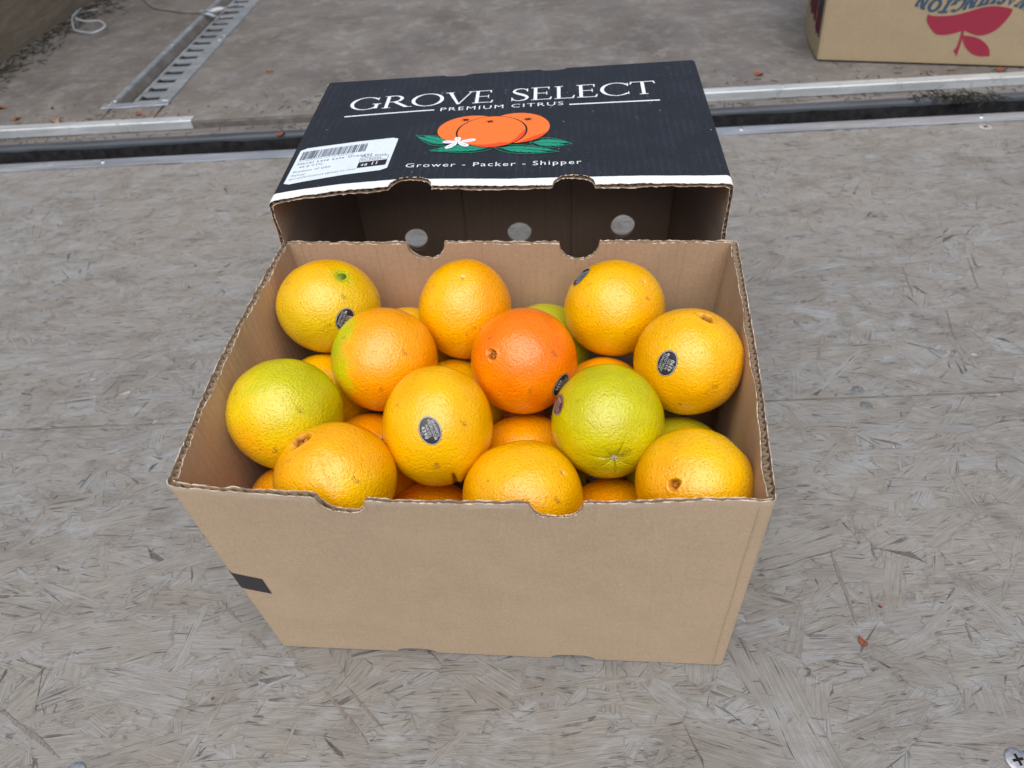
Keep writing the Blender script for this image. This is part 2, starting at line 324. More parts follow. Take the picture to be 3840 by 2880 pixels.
def glyph(ch, w=.115, t=.04, se=.085, sh=.04):
    k = Ink(); S_ = lambda x0, x1, y: k.rect(x0-se, y, x1+se, y+sh)
    def stem(x): k.rect(x, 0, x+w, 1); S_(x, x+w, 0); S_(x, x+w, 1-sh)
    adv = .8
    if ch == 'G':
        k.arc(.54, .5, .54, .52, w*1.05, t, 42, 318); k.rect(.86, .06, .86+w, .44); S_(.86, .86+w, .44-sh); k.poly([(.90, .74), (.945, .74), (.945, .98), (.90, .90)]); adv = 1.14
    elif ch == 'O': k.arc(.55, .5, .55, .52, w*1.08, t, 0, 360, 44); adv = 1.16
    elif ch == 'C': k.arc(.54, .5, .54, .52, w*1.05, t, 42, 318); k.poly([(.90, .72), (.945, .72), (.945, .98), (.90, .90)]); k.poly([(.90, .12), (.945, .05), (.945, .26), (.92, .26)]); adv = 1.02
    elif ch == 'R':
        stem(.08); k.arc(.32, .74, .34, .27, w, t, -90, 90); k.rect(.08+w, .955, .33, 1.01); k.rect(.08+w, .465, .33, .465+t)
        k.poly([(.30, .49), (.46, .49), (.92, .0), (.76, .0)]); k.rect(.74, 0, 1.02, sh*.8); adv = .96
    elif ch == 'V': k.poly([(.06, 1), (.06+w*1.15, 1), (.50, .0), (.42, .0)]); k.poly([(.88-t*1.1, 1), (.88, 1), (.50, 0), (.45, .0)]); S_(.06, .06+w, 1-sh); S_(.84, .88, 1-sh); adv = .94
    elif ch == 'E':
        stem(.08); X = .60
        k.rect(.08+w, 1-t, X, 1); k.rect(.08+w, .5, X-.08, .5+t); k.rect(.08+w, 0, X+.04, t)
        k.poly([(X-.03, .82), (X, .80), (X+.01, 1), (X-.05, 1)]); k.poly([(X-.1, .40), (X-.07, .40), (X-.07, .65), (X-.1, .65)]); k.poly([(X-.02, 0), (X+.05, 0), (X+.09, .2), (X+.05, .2)]); adv = .78
    elif ch == 'L': stem(.08); k.rect(.08+w, 0, .62, t); k.poly([(.56, 0), (.63, 0), (.67, .22), (.63, .22)]); adv = .74
    elif ch == 'T': k.rect(.40-w/2, 0, .40+w/2, 1); S_(.40-w/2, .40+w/2, 0); k.rect(.0, 1-t, .80, 1); k.poly([(-.02, .80), (.01, .80), (.07, 1), (0, 1)]); k.poly([(.79, .80), (.82, .80), (.80, 1), (.73, 1)]); adv = .84
    elif ch == 'S':
        k.stroke([(.54, .80), (.47, .93), (.30, .98), (.13, .90), (.10, .73), (.24, .58), (.42, .45), (.54, .28), (.47, .09), (.27, .02), (.11, .08), (.04, .22)], [t, t*1.1, t*1.2, w*.65, w*.85, w*1.1, w*1.15, w*.9, w*.65, t*1.2, t*1.1, t])
        k.rect(.525, .74, .56, .98); k.rect(.02, .02, .055, .28); adv = .68
    elif ch == 'W':
        for dx in (0, .5): k.poly([(.04+dx, 1), (.04+dx+w*1.1, 1), (.36+dx, 0), (.28+dx, 0)]); k.poly([(.56+dx, 1), (.56+dx+t*1.3, 1), (.34+dx, 0), (.28+dx, 0)])
        S_(.04, .04+w, 1-sh); S_(1.06, 1.08+t, 1-sh); adv = 1.3
    elif ch == 'A': k.poly([(.0, 0), (t*1.3, 0), (.46, 1), (.38, 1)]); k.poly([(.66, 0), (.66+w*1.1, 0), (.48, 1), (.38, 1)]); k.rect(.18, .30, .66, .30+t); S_(.0, .05, 0); S_(.66, .66+w, 0); adv = .92
    elif ch == 'H': stem(.08); stem(.62); k.rect(.1, .47, .68, .47+t); adv = .96
    elif ch == 'I': stem(.1); adv = .2+w+.08
    elif ch == 'N': k.rect(.1, 0, .1+t*1.4, 1); k.rect(.72, 0, .72+t*1.4, 1); k.poly([(.1, 1), (.1+w*1.1, 1), (.72+t*1.4, 0), (.72+t*1.4-w*.9, 0)]); S_(.1, .14, 0); S_(.06, .14, 1-sh); S_(.72, .76, 1-sh); adv = .98
    return k, adv
def serif_text(txt, **kw):
    k = Ink(); x = 0
    for ch in txt:
        if ch == ' ': x += .5; continue
        g, a = glyph(ch, **kw)
        for p in g.P:
            if isinstance(p, tuple): k.P.append(([(q[0]+x, q[1]) for q in p[0]], [(q[0]+x, q[1]) for q in p[1]]))
            else: k.P.append([(q[0]+x, q[1]) for q in p])
        x += a
    return k, x
_tc = {}
def sans(txt, bold=0.):
    key = (txt, bold)
    if key in _tc: return _tc[key]
    cu = bpy.data.curves.new('t', 'FONT'); cu.body = txt; cu.size = 1; cu.resolution_u = 3; cu.offset = bold; cu.space_character = 1.18; cu.fill_mode = 'FRONT'
    ob = bpy.data.objects.new('t', cu); me = ob.to_mesh()
    V = np.array([v.co[:2] for v in me.vertices]); F = [tuple(p.vertices) for p in me.polygons]
    ob.to_mesh_clear(); bpy.data.objects.remove(ob); bpy.data.curves.remove(cu)
    mn = V.min(0); mx = V.max(0); _tc[key] = (V, F, mn, mx); return _tc[key]
def sans_fit(txt, x0, y0, x1, h, bold=0., cap=.70):
    """text from x0 to x1, baseline y0, cap height h"""
    V, F, mn, mx = sans(txt, bold)
    X = x0+(V[:, 0]-mn[0])/(mx[0]-mn[0])*(x1-x0); Y = y0+V[:, 1]/cap*h
    return np.stack([X, Y], 1), F

# ------------------------------------------------------------------ cardboard carton walls
def hump(u, c, w):                                    # notch profile 0..1
    d = abs(u-c)/(w/2)
    return 0. if d >= 1 else (1-d**2.6)**.5
class Loop:
    """four walls between a base quad and a rim quad; rho = corner radius"""
    def __init__(s, base, rim, rho=.005, bulge=(0, 0, 0, 0), H=.27):
        s.b = np.array(base, float); s.r = np.array(rim, float); s.rho = rho; s.bul = bulge; s.H = H
        s.c = (s.b.mean(0)+s.r.mean(0))/2
    def corner(s, i, v): return s.b[i % 4]*(1-v)+s.r[i % 4]*v
    def pt(s, i, u, v):
        A, B = s.corner(i, v), s.corner(i+1, v); L = np.linalg.norm(B-A); e = (B-A)/L; x = u*L; rho = s.rho
        if x < rho:
            Z = s.corner(i-1, v); p0 = A+(Z-A)/np.linalg.norm(Z-A)*rho; p2 = A+e*rho; t = .5+.5*x/rho; p = (1-t)**2*p0+2*t*(1-t)*A+t*t*p2
        elif L-x < rho:
            Z = s.corner(i+2, v); p0 = B+(Z-B)/np.linalg.norm(Z-B)*rho; p2 = B-e*rho; t = .5+.5*(L-x)/rho; p = (1-t)**2*p0+2*t*(1-t)*B+t*t*p2
        else: p = A+e*x
        ax = s.corner(i, 1)-s.corner(i, 0); n = np.cross(e, ax); n /= np.linalg.norm(n)
        if np.dot(n, (A+B)/2-s.c) < 0: n = -n
        bu = s.bul[i % 4]; b_ = bu(u, v) if callable(bu) else bu*math.sin(math.pi*u)*v
        return p+n*b_, L
    def frame(s, i, u, v):
        p, L = s.pt(i, u, v); e = .0012/L
        a, _ = s.pt(i, max(0, u-e), v); b, _ = s.pt(i, min(1, u+e), v)
        if u < e: a2 = s.pt(i-1, 1-e, v)[0]; a = a2
        if u > 1-e: b = s.pt(i+1, e, v)[0]
        ax = s.corner(i, 1)-s.corner(i, 0); n = np.cross(b-a, ax); n /= np.linalg.norm(n)
        m, _ = s.pt(i, .5, .5)
        if np.dot(n, m-s.c) < 0: n = -n
        return p, n, L
def wall(name, lp, i, parent, t, m_out, m_in, rim_n=(), base_n=(), rows=14, step=.0028, seed=0, label=None, m_edge=None, crush=None, period=.0076):
    """one corrugated wall: outer and inner liner with thickness, wavy medium between them"""
    rg = random.Random(seed+i*17); L = lp.pt(i, 0, 1)[1]; us = list(np.linspace(0, 1, int(L/step)))
    for c, w_, d in list(rim_n)+list(base_n):
        for q in np.linspace(0, 1, 25): us.append(c+(w_/2)*math.copysign(1, q-.5)*(1-abs(1-2*q)**3))
        us += [c-w_/2-1e-4, c+w_/2+1e-4]
    us = sorted(set(round(x, 6) for x in us)); us = [x for x in us if 0 <= x <= 1]
    ph = [rg.uniform(0, 6.28) for _ in range(6)]
    def top(u):
        x = u*L; r = .0004*math.sin(x*260+ph[0])+.0003*math.sin(x*700+ph[1])+.0005*math.sin(x*37+ph[2])
        return lp.H-sum(hump(u, c, w_)*d for c, w_, d in rim_n)+r
    def bot(u): return sum(hump(u, c, w_)*d for c, w_, d in base_n)
    th = (lambda u: t*(crush(u) if crush else 1)*(1+.13*math.sin(u*L*52+ph[5])+.08*math.sin(u*L*131+ph[0])))
    def sheet(da, db, mat_o, mat_i, jit, nm):
        V = []; U = []; n = len(us)
        for side, dd in ((0, da), (1, db)):
            for u in us:
                z0, z1 = bot(u), top(u)+jit*rg.uniform(-1, 1)
                p0 = None
                for r in range(rows+1):
                    z = z0+(z1-z0)*r/rows; v = z/lp.H; p, nn, _ = lp.frame(i, u, v)
                    if r == rows: dj = rg.uniform(-.3, .3)*jit
                    else: dj = 0
                    V.append(p-nn*(dd(u) if callable(dd) else dd)+nn*dj); U.append((u*L, z))
        R = rows+1; off = n*R; F = []; fm = []
        for k in range(n-1):
            for r in range(rows):
                a, b, c, d = k*R+r, (k+1)*R+r, (k+1)*R+r+1, k*R+r+1
                F.append((a, b, c, d)); fm.append(0); F.append((off+d, off+c, off+b, off+a)); fm.append(1)
            a, b = k*R+rows, (k+1)*R+rows; F.append((a, b, off+b, off+a)); fm.append(2)
            a, b = k*R, (k+1)*R; F.append((a, off+a, off+b, b)); fm.append(2)
        for k in (0, n-1):
            for r in range(rows):
                q = (k*R+r, k*R+r+1, off+k*R+r+1, off+k*R+r); F.append(q if k == 0 else q[::-1]); fm.append(2)
        return V, F, U, fm
    pe = m_edge or PAPER_EDGE
    V1, F1, U1, f1 = sheet(0., .00045, m_out, m_in, .0007, 'o')
    V2, F2, U2, f2 = sheet(lambda u: th(u)-.00045, lambda u: th(u), m_in, m_in, .0007, 'i')
    o = len(V1); F = F1+[tuple(x+o for x in f) for f in F2]
    fm = [{0: 0, 1: 1, 2: 2}[x] for x in f1]+[{0: 1, 1: 1, 2: 2}[x] for x in f2]
    panel = mesh_obj(name, V1+V2, F, None, parent, True, U1+U2, [m_out, m_in, pe], fm)
    panel.data.shade_flat() if hasattr(panel.data, 'shade_flat') else None
    # medium
    V = []; n = int(L/(period/8)); MR = 11
    per = period
    for k in range(n+1):
        u = k/n; x = u*L
        d = th(u)/2+(th(u)/2-.0008)*math.sin(2*math.pi*x/per+.8*math.sin(x*31+ph[3])); z1 = top(u)-.0006-.0005*abs(math.sin(x*333+ph[4])); z0 = max(bot(u), 0)+.0006
        for q in range(MR): p, nn, _ = lp.frame(i, u, (z0+(z1-z0)*q/(MR-1))/lp.H); V.append(p-nn*d)
    F = []
    for k in range(n):
        for r in range(MR-1): a = k*MR+r; b = a+MR; F.append((a, b, b+1, a+1))
    med = mesh_obj('fluting', V, F, MEDIUM, panel, True)
    return panel
def sub_flat(o):
    o.data.polygons.foreach_set('use_smooth', np.zeros(len(o.data.polygons), bool))

# =================================================================== SETTING
ANG = -.0485; CA, SA = math.cos(ANG), math.sin(ANG)
def F2(s, t): return (CA*s-SA*t, 1.3035+SA*s+CA*t)      # s along the door sill, t into the truck
floor = empty('floor'); tag(floor, kind='structure')
SEAM_T = (.609-1.3035+.0485*(-.673))                      # t of the seam
SEAM_T = -.7265
def board(t0, t1, s0=-1.9, s1=1.9):
    g = Geo(); P = [F2(s0, t0), F2(s1, t0), F2(s1, t1), F2(s0, t1)]
    g.add([(*p, -.0016) for p in P]+[(*p, -.019) for p in P], [(0, 1, 2, 3), (7, 6, 5, 4), (0, 4, 5, 1), (1, 5, 6, 2), (2, 6, 7, 3), (3, 7, 4, 0)])
    return g.obj('board', OSB_BASE, floor)
brd = [board(SEAM_T+.0011, -.0003), board(-2.2, SEAM_T-.0011)]
g = Geo(); P = [F2(-8, -8), F2(8, -8), F2(8, .2), F2(-8, .2)]; g.add([(*p, -.045) for p in P], [(0, 1, 2, 3)]); tag(g.obj('ground', DARK), kind='structure')
def strands(parent, t0, t1, n, seed):
    r = np.random.default_rng(seed); NC, NR = 8, 4
    L = r.gamma(4, .0180, n).clip(.02, .17); W = r.gamma(2.6, .0066, n).clip(.0025, .042)
    ang = np.where(r.random(n) < .70, r.normal(.05, .22, n), r.uniform(-1.57, 1.57, n))
    cs = r.uniform(-1.35, 1.35, n); ct = r.uniform(t0, t1, n); zc = r.uniform(-.0011, -.0002, n)
    small = r.random(n) < .25; L = np.where(small, L*.6, L); W = np.where(small, W*.35, W)
    a = np.array([-.5, -.475, -.33, -.12, .12, .33, .475, .5]); b = np.array([-.5, -.40, .40, .5])
    # outlines: ragged, slanted ends, tapering
    jw = 1+.22*r.normal(size=(n, NC)); jw[:, 0] *= r.uniform(.3, 1, n); jw[:, -1] *= r.uniform(.3, 1, n); jw = jw.clip(.15, 1.6)
    jc = np.cumsum(r.normal(size=(n, NC)), 1)*.045
    slant = r.normal(0, .42, (n, 1, 1)); jag = r.normal(0, .035, (n, NC, NR)); jag[:, 1:-1] = 0; jag[:, 0] = -np.abs(jag[:, 0]); jag[:, -1] = np.abs(jag[:, -1])
    X = L[:, None, None]*(a[None, :, None]+jag*1.)+slant*W[:, None, None]*b[None, None, :]*1.
    Y = W[:, None, None]*(b[None, None, :]*jw[:, :, None]+jc[:, :, None])+(r.normal(0, .12, n)*L)[:, None, None]*(a**2)[None, :, None]
    ca, sa = np.cos(ang)[:, None, None], np.sin(ang)[:, None, None]
    s = cs[:, None, None]+ca*X-sa*Y; t = ct[:, None, None]+sa*X+ca*Y; t = t.clip(t0, t1)
    z = zc[:, None, None]+(r.normal(0, .00006, (n, 1, 1)).clip(-.00015, .00015)*X/.06)+0*Y
    x_ = CA*s-SA*t; y_ = 1.3035+SA*s+CA*t
    V = np.stack([x_, y_, z], -1).reshape(-1, 3)
    uo = r.uniform(0, 50, (n, 2)); U = np.stack([X+uo[:, :1, None], Y+uo[:, 1:, None]], -1).reshape(-1, 2)
    base = np.array([[.245, .233, .212], [.262, .254, .238], [.272, .274, .272], [.228, .212, .190], [.29, .30, .308], [.252, .235, .215], [.245, .247, .248]])
    pr = np.array([.2, .22, .16, .14, .07, .12, .09]); ci = r.choice(7, n, p=pr)
    T = base[ci]*(1+.045*r.normal(size=(n, 1))); T = np.repeat(T, NC*NR, 0)
    E = np.tile(np.array([0, 1, 1, 0.]), (n, NC, 1)); E[:, 0] = 0; E[:, -1] = 0; T = np.concatenate([T, E.reshape(-1, 1)], 1)
    q = []
    for i in range(NC-1):
        for j in range(NR-1): k = i*NR+j; q.append((k, k+NR, k+NR+1, k+1))
    q = np.array(q)[None]+(np.arange(n)*NC*NR)[:, None, None]; q = q.reshape(-1, 4)
    me = bpy.data.meshes.new('strands'); me.vertices.add(len(V)); me.vertices.foreach_set('co', V.ravel())
    me.loops.add(q.size); me.loops.foreach_set('vertex_index', q.ravel().astype(np.int32)); me.polygons.add(len(q)); me.polygons.foreach_set('loop_start', np.arange(0, q.size, 4, dtype=np.int32))
    at = me.attributes.new('tint', 'FLOAT_COLOR', 'POINT'); at.data.foreach_set('color', T.ravel())
    ul = me.uv_layers.new(name='UVMap'); ul.data.foreach_set('uv', U[q.ravel()].ravel())
    me.materials.append(OSB); me.update(calc_edges=True); me.validate(); me.shade_flat()
    o = bpy.data.objects.new('strands', me); COL.objects.link(o); o.parent = parent; o['kind'] = 'stuff'; return o
strands(brd[0], SEAM_T+.0011, -.0003, 12500, 3); strands(brd[1], -1.5, SEAM_T-.0011, 14500, 4)

def screw_head(x, y, z, r=.0065, parent=floor, mat=SCREWM, name='screw', hh=.0011, slot=True):
    g = Geo(); V, F = dome((x, y, z), r, hh, 18, 5); g.add(V, F)
    a = random.uniform(0, 1.5); k = len(g.F)
    o = g.obj(name, mat, parent, True)
    if not slot: return o
    h = Geo()
    for q in (0, math.pi/2): h.box((x, y, z+hh*1.02), (r*.95, r*.22, .0002+.0001*q), a+q)
    sl = h.obj('drive_slot', DARK, o)
    return o
for x, y in ((.437, .568), (.436, .541), (-.404, .188), (.393, .146)): screw_head(x, y, .0003 if y < .3 else -.0002, .0095 if y < .3 else .0075, mat=SCREWM if y < .3 else SCREWD, slot=y < .3)
screw_head(.965, 1.235, .0003, .012, mat=OSB_BASE)
# ---- door sill: metal strip, rubber channel, dusty ledge, aluminium trim
def prism(name, prof, s0, s1, mat, parent=None, nseg=1, wob=0., smooth=False):
    V = []; F = []; n = len(prof)
    for k in range(nseg+1):
        s = s0+(s1-s0)*k/nseg
        for t, z in prof:
            x, y = F2(s, t+(random.uniform(-wob, wob) if wob else 0)); V.append((x, y, z+(random.uniform(-wob, wob) if wob else 0)))
    for k in range(nseg):
        for i in range(n): a = k*n+i; b = k*n+(i+1) % n; F.append((a, b, b+n, a+n))
    F.append(tuple(range(n))[::-1]); F.append(tuple(nseg*n+i for i in range(n)))
    return mesh_obj(name, V, F, mat, parent, smooth)
strip = prism('sill_strip', [(0, .0004), (.0008, .0032), (.028, .0036), (.029, .0015), (.029, .0004)], -1.9, 1.9, GALV, None, 60, .0002)
tag(strip, 'flat galvanized steel strip with rivets along the edge of the strand board', 'metal strip')
for s in (-.82, .44+.06, .955+.02, -.30, -1.32, 1.45):
    x, y = F2(s, .0145); screw_head(x, y, .0035, .006, strip, GALV, 'rivet', .003)
ch = prism('rubber_channel', [(.0295, -.001), (.0305, -.034), (.090, -.036), (.0955, -.030), (.098, .0005), (.0985, -.040), (.0295, -.042)], -1.9, 1.9, TRENCH, None, 60, .0002, False)
bead = prism('bead', [(.0987, -.034), (.0975, .0008), (.0995, .0036), (.1035, .0056), (.109, .0066), (.115, .0062), (.119, .003), (.119, -.034)], -1.9, 1.9, BLACKP, ch, 90, .0002, True)
lip = prism('lip', [(.031, -.003), (.040, -.0034), (.049, -.008), (.049, -.014), (.031, -.013)], -1.9, 1.9, BLACKP, ch, 80, .0003, True)
tag(ch, 'black rubber channel running between the steel strip and the truck bed', 'door seal')
ledge = prism('sill_ledge', [(.1195, -.02), (.1195, .003), (.156, .004), (.156, -.02)], -1.9, 1.9, DUSTY, None, 60, .0008)
tag(ledge, 'dusty dark ledge below the aluminium trim', 'ledge')
IZ = .0215                                                  # truck bed height
def trim(s0, s1, lab):
    o = prism('edge_trim', [(.150, .0055), (.1512, IZ+.0005), (.153, IZ+.0022), (.176, IZ+.0018), (.176, IZ+.0004), (.1535, IZ+.0006), (.1528, .0055)], s0, s1, ALU, None, 70, .00025)
    tag(o, lab, 'metal trim', 'aluminium edge trims on the truck bed'); return o
t1 = trim(-1.9, -.6725, 'dull aluminium angle trim ending at the dark wood edge on the left')
t2 = trim(-.12, 1.9, 'bright aluminium angle trim running out from behind the black carton lid')
for s, tt in ((-.70, .165),): x, y = F2(s, tt); screw_head(x, y, IZ+.002, .0045, t1, GALV, 'rivet', .002)
for s in (.35, .86, .62): x, y = F2(s, .166); screw_head(x, y, IZ+.002, .004, t2, GALV, 'rivet', .002)
# ---- truck bed
bed = empty('truck_bed'); tag(bed, kind='structure')
def bedboard(s0, s1, t0=.1538, t1=3.6):
    g = Geo(); P = [F2(s0, t0), F2(s1, t0), F2(s1, t1), F2(s0, t1)]
    g.add([(*p, IZ) for p in P]+[(*p, -.005) for p in P], [(0, 1, 2, 3), (7, 6, 5, 4), (0, 4, 5, 1), (1, 5, 6, 2), (2, 6, 7, 3), (3, 7, 4, 0)]); return g.obj('board', INNER, bed)
TA = .06-.0485                                              # track heading relative to sill normal
TS0 = -.897+.01; TW = .148
# the bed is open where the track is let in
def tr(s, t):                                               # s across the track 0..TW, t along from its near end
    x0, y0 = -.895, 1.592; dx, dy = .066, 1.; n = math.hypot(dx, dy); dx /= n; dy /= n
    return (x0+s*dy+t*dx, y0-s*dx*.4-s*.0+t*dy)
def quadboard(pts, name='board'):
    g = Geo(); g.add([(*p, IZ) for p in pts]+[(*p, -.005) for p in pts], [(0, 1, 2, 3), (7, 6, 5, 4), (0, 4, 5, 1), (1, 5, 6, 2), (2, 6, 7, 3), (3, 7, 4, 0)]); return g.obj(name, INNER, bed)
a0, a1 = tr(.012, .006), tr(.012, 2.3); b0, b1 = tr(TW-.012, .006), tr(TW-.012, 2.3)
def on_edge(x): s = x; return F2((x)/CA, .1538)
l0 = F2(-1.9, .1538); r0 = F2(1.9, .1538)
quadboard([l0, (a0[0], F2(a0[0], .1538)[1]), a1, (l0[0], a1[1])])
quadboard([(b0[0]+.0012, F2(b0[0], .1538)[1]), r0, (r0[0], b1[1]), (b1[0]+.0012, b1[1])])
quadboard([(a0[0]+.0008, F2(a0[0], .1538)[1]), (b0[0]-.0002, F2(b0[0], .1538)[1]), (b0[0]-.0002, b0[1]), (a0[0]+.0008, a0[1])])
# worn wooden nosing where the trim is missing
def nosing():
    V = []; F = []; n = 60
    for k in range(n+1):
        s = -.671+.55*k/n; w_ = random.uniform(-.0015, .0015)
        for t, z in ((.1532, .006), (.1525+w_*.5, IZ-.004), (.158+w_, IZ+.0009), (.172+w_, IZ+.0004)): V.append((*F2(s, t), z))
    for k in range(n):
        for i in range(3): a = k*4+i; F.append((a, a+1, a+5, a+4))
    o = mesh_obj('worn_edge', V, F, INNER, bed); return o
nosing()
# ---- cargo track let into the bed
track = empty('cargo_track', (*tr(TW/2, 0), IZ)); tag(track, 'recessed steel cargo track with slots, let into the truck bed at the upper left', 'cargo track')
def tprism(name, prof, t0, t1, mat, parent=track, n=30, wob=.0002):
    V = []; F = []; m_ = len(prof)
    for k in range(n+1):
        t = t0+(t1-t0)*k/n
        for s, z in prof: x, y = tr(s+random.uniform(-wob, wob), t); V.append((x, y, IZ+z))
    for k in range(n):
        for i in range(m_): a = k*m_+i; b = k*m_+(i+1) % m_; F.append((a, b, b+m_, a+m_))
    F.append(tuple(range(m_))[::-1]); F.append(tuple(n*m_+i for i in range(m_)))
    return mesh_obj(name, V, F, mat, parent)
tprism('flange', [(0, .0005), (.001, .0028), (.0165, .003), (.0175, .0005)], .01, 2.3, TRACKM)
tprism('flange', [(TW-.032, .0005), (TW-.031, .003), (TW-.001, .0028), (TW, .0005)], .01, 2.3, TRACKM)
tprism('side_wall', [(.0165, .0003), (.0185, .0003), (.0265, -.0150), (.0245, -.0152)], .004, 2.3, INNER)
tprism('side_wall', [(TW-.0345, -.0040), (TW-.0325, .0003), (TW-.0305, .0003), (TW-.0325, -.0042)], .004, 2.3, TRACKM)
tprism('trough', [(.0245, -.0156), (TW-.012, -.0156), (TW-.012, -.0175), (.0245, -.0175)], .004, 2.3, GROOVE)
def endcap():
    g = Geo(); V = []; n = 16
    for k in range(n+1):
        s = -.006+(TW+.010)*k/n; wv = .0012*math.sin(k*.9)
        for tt, z in ((-.004+wv, .0012), (-.003+wv, .0042), (.014, .0046), (.015, .0032)): V.append((*tr(s, tt), IZ+z))
    F = []
    for k in range(n):
        for i in range(4): a = k*4+i; b = k*4+(i+1) % 4; F.append((a, b, b+4, a+4))
    F.append((3, 2, 1, 0)); F.append(tuple(n*4+i for i in range(4)))
    return mesh_obj('end_cap', V, F, GALV, track)
endcap()
PL0, PL1 = .047, TW-.034
tprism('slot_rail', [(PL0, -.0075), (PL0+.001, -.0045), (PL0+.010, -.0043), (PL0+.010, -.0075)], .004, 2.3, TRACKM)
tprism('slot_rail', [(PL1-.006, -.0075), (PL1-.006, -.0043), (PL1, -.0075), (PL1, -.0045)], .004, 2.3, TRACKM)
for k in range(42):
    t = .030+k*.0525; V = []
    # a pressed rung, wider at the left so that the slots narrow to a triangle
    pts = [(PL0+.0095, t-.008), (PL0+.024, t-.019), (PL1-.005, t-.020), (PL1-.005, t+.014), (PL0+.0095, t+.016)]
    for z in (-.0036, -.0062): V += [(*tr(*p), IZ+z) for p in pts]
    mesh_obj('rung', V, [(0, 1, 2, 3, 4), (9, 8, 7, 6, 5), (0, 5, 6, 1), (1, 6, 7, 2), (2, 7, 8, 3), (3, 8, 9, 4), (4, 9, 5, 0)], TRACKM, track)
    if k % 2 == 0 or k % 3 == 0:
        g = Geo()
        for j in range(10): sx, tt = random.uniform(PL0+.02, PL1-.008), t+.026+random.uniform(-.007, .007); g.box((*tr(sx, tt), IZ-.0135+random.uniform(0, .002)), (random.uniform(.006, .02), random.uniform(.003, .008), .003), random.uniform(0, 3))
        o = g.obj('slot_dust', INNER, track); o['kind'] = 'stuff'
for s, t in ((.006, .016), (.012, .035), (TW-.008, .02), (TW-.016, .024), (.010, .40), (TW-.013, .42), (TW-.011, .455), (TW-.013, .9)):
    x, y = tr(s, t); screw_head(x, y, IZ+.0035, .0058, track, GALV, 'screw', .0022)
# ---- side wall of the truck
V = []
for yy in (1.45, 4.2):
    xw = -1.315+(yy-1.936)*.0925
    for dx in (0, -.03):
        for z in (IZ+.0005, 1.2): V.append((xw+dx, yy, z))
tw = MT('brown_plywood_wall'); ow = tw.obj(); gw = tw.noise(tw.scale(ow, (30, 5, 50)), 1, 5, .65, 1.2); bw = tw.noise(ow, 6, 5, .65)
cw = tw.mix(tw.ramp(gw, .3, .7), (.15, .115, .075), (.29, .235, .165)); cw = tw.mix(tw.ramp(bw, .45, .7, 0, .6), cw, (.11, .09, .065)); tw.set('Base Color', cw); tw.set('Roughness', .75); tw.set('Normal', tw.bump(gw, .002, .7))
swall = mesh_obj('side_wall', V, [(0, 4, 5, 1), (2, 3, 7, 6), (1, 5, 7, 3), (0, 1, 3, 2), (4, 6, 7, 5), (0, 2, 6, 4)], tw.m)
tag(swall, 'brown weathered plywood side wall of the truck at the far left', 'wall')

# =================================================================== CARTON (tray)
TL_, TR_ = np.array([-.2440, .2876, .2663]), np.array([.1635, .2382, .2660]); BR_, BL_ = np.array([.2205, .5263, .2683]), np.array([-.2155, .5808, .2682])
b0_, b1_ = np.array([-.2419, .2881, .0022]), np.array([.1751, .2391, .0022])
b3_ = np.array([-.2100, .5800, .0022]); b2_ = np.array([.2120, .5290, .0022])
tray = empty('cardboard_carton', (-.03, .41, 0)); tag(tray, 'open brown cardboard carton packed with oranges, standing on the strand board', 'carton')
tl = Loop([b0_, b1_, b2_, b3_], [TL_, TR_, BR_, BL_], .0045, (lambda u, v: .0085*math.sin(math.pi*min(1, u*1.12))**.8*v**1.5 if u < .89 else 0., lambda u, v: .002*math.sin(math.pi*u)*v, 0., lambda u, v: .0065*math.sin(math.pi*u)*v**1.5), H=.267)
KW = dict(t=.0042, m_out=CB_OUT, m_in=CB_IN)
wf = wall('wall_panel', tl, 0, tray, rim_n=[(.305, .082, .0165), (.657, .086, .0175)], base_n=[(.320, .090, .0075), (.671, .098, .0080)], seed=1, crush=lambda u: 1 if u < .22 else max(.62, 1-(u-.22)*1.5), **KW)
wr = wall('wall_panel', tl, 1, tray, seed=2, period=.0066, **{**KW, 't': .0060})
wb = wall('wall_panel', tl, 2, tray, rim_n=[(1-.326, .084, .0185), (1-.665, .087, .0195)], base_n=[(.3, .09, .0055), (.65, .09, .0055)], seed=3, **KW)
wl_ = wall('wall_panel', tl, 3, tray, seed=4, period=.0066, **{**KW, 't': .0062})
for o in (wf, wr, wb, wl_): pass
g = Geo(); g.add([tl.pt(i, 0.02, .02)[0]*.985+np.array([-.03, .41, 0])*.015+np.array([0, 0, .012]) for i in range(4)]+[tl.pt(i, 0.02, .02)[0]*.985+np.array([-.03, .41, 0])*.015+np.array([0, 0, .008]) for i in range(4)], [(0, 1, 2, 3), (7, 6, 5, 4), (0, 4, 5, 1), (1, 5, 6, 2), (2, 6, 7, 3), (3, 7, 4, 0)]); g.obj('bottom_panel', CB_IN, tray)
# dark tape strip at the left end of the front and wrapping to the side
def on_wall(lp, i, u, z, lift=.0004):
    p, n, L = lp.frame(i, u, z/lp.H); return p+n*lift
V = []; F = []
nn = 10
for k in range(nn+1):
    for z0, z1, j in ((.120, .146, 0),):
        u = .0005+.0635*k/nn
        for zz in (0, 1): V.append(on_wall(tl, 0, u, z0+zz*(z1-z0)-.0083*(k/nn)))
for k in range(nn): F.append((2*k, 2*k+2, 2*k+3, 2*k+1))
mesh_obj('tape_mark', V, F, TAPE, wf)
V = []; F = []
for k in range(11):
    u = 1-.0006-.10*k/10
    for zz in (.120, .146): V.append(on_wall(tl, 3, u, zz))
for k in range(10): F.append((2*k, 2*k+1, 2*k+3, 2*k+2))
mesh_obj('tape_mark', V, F, TAPE, wl_)
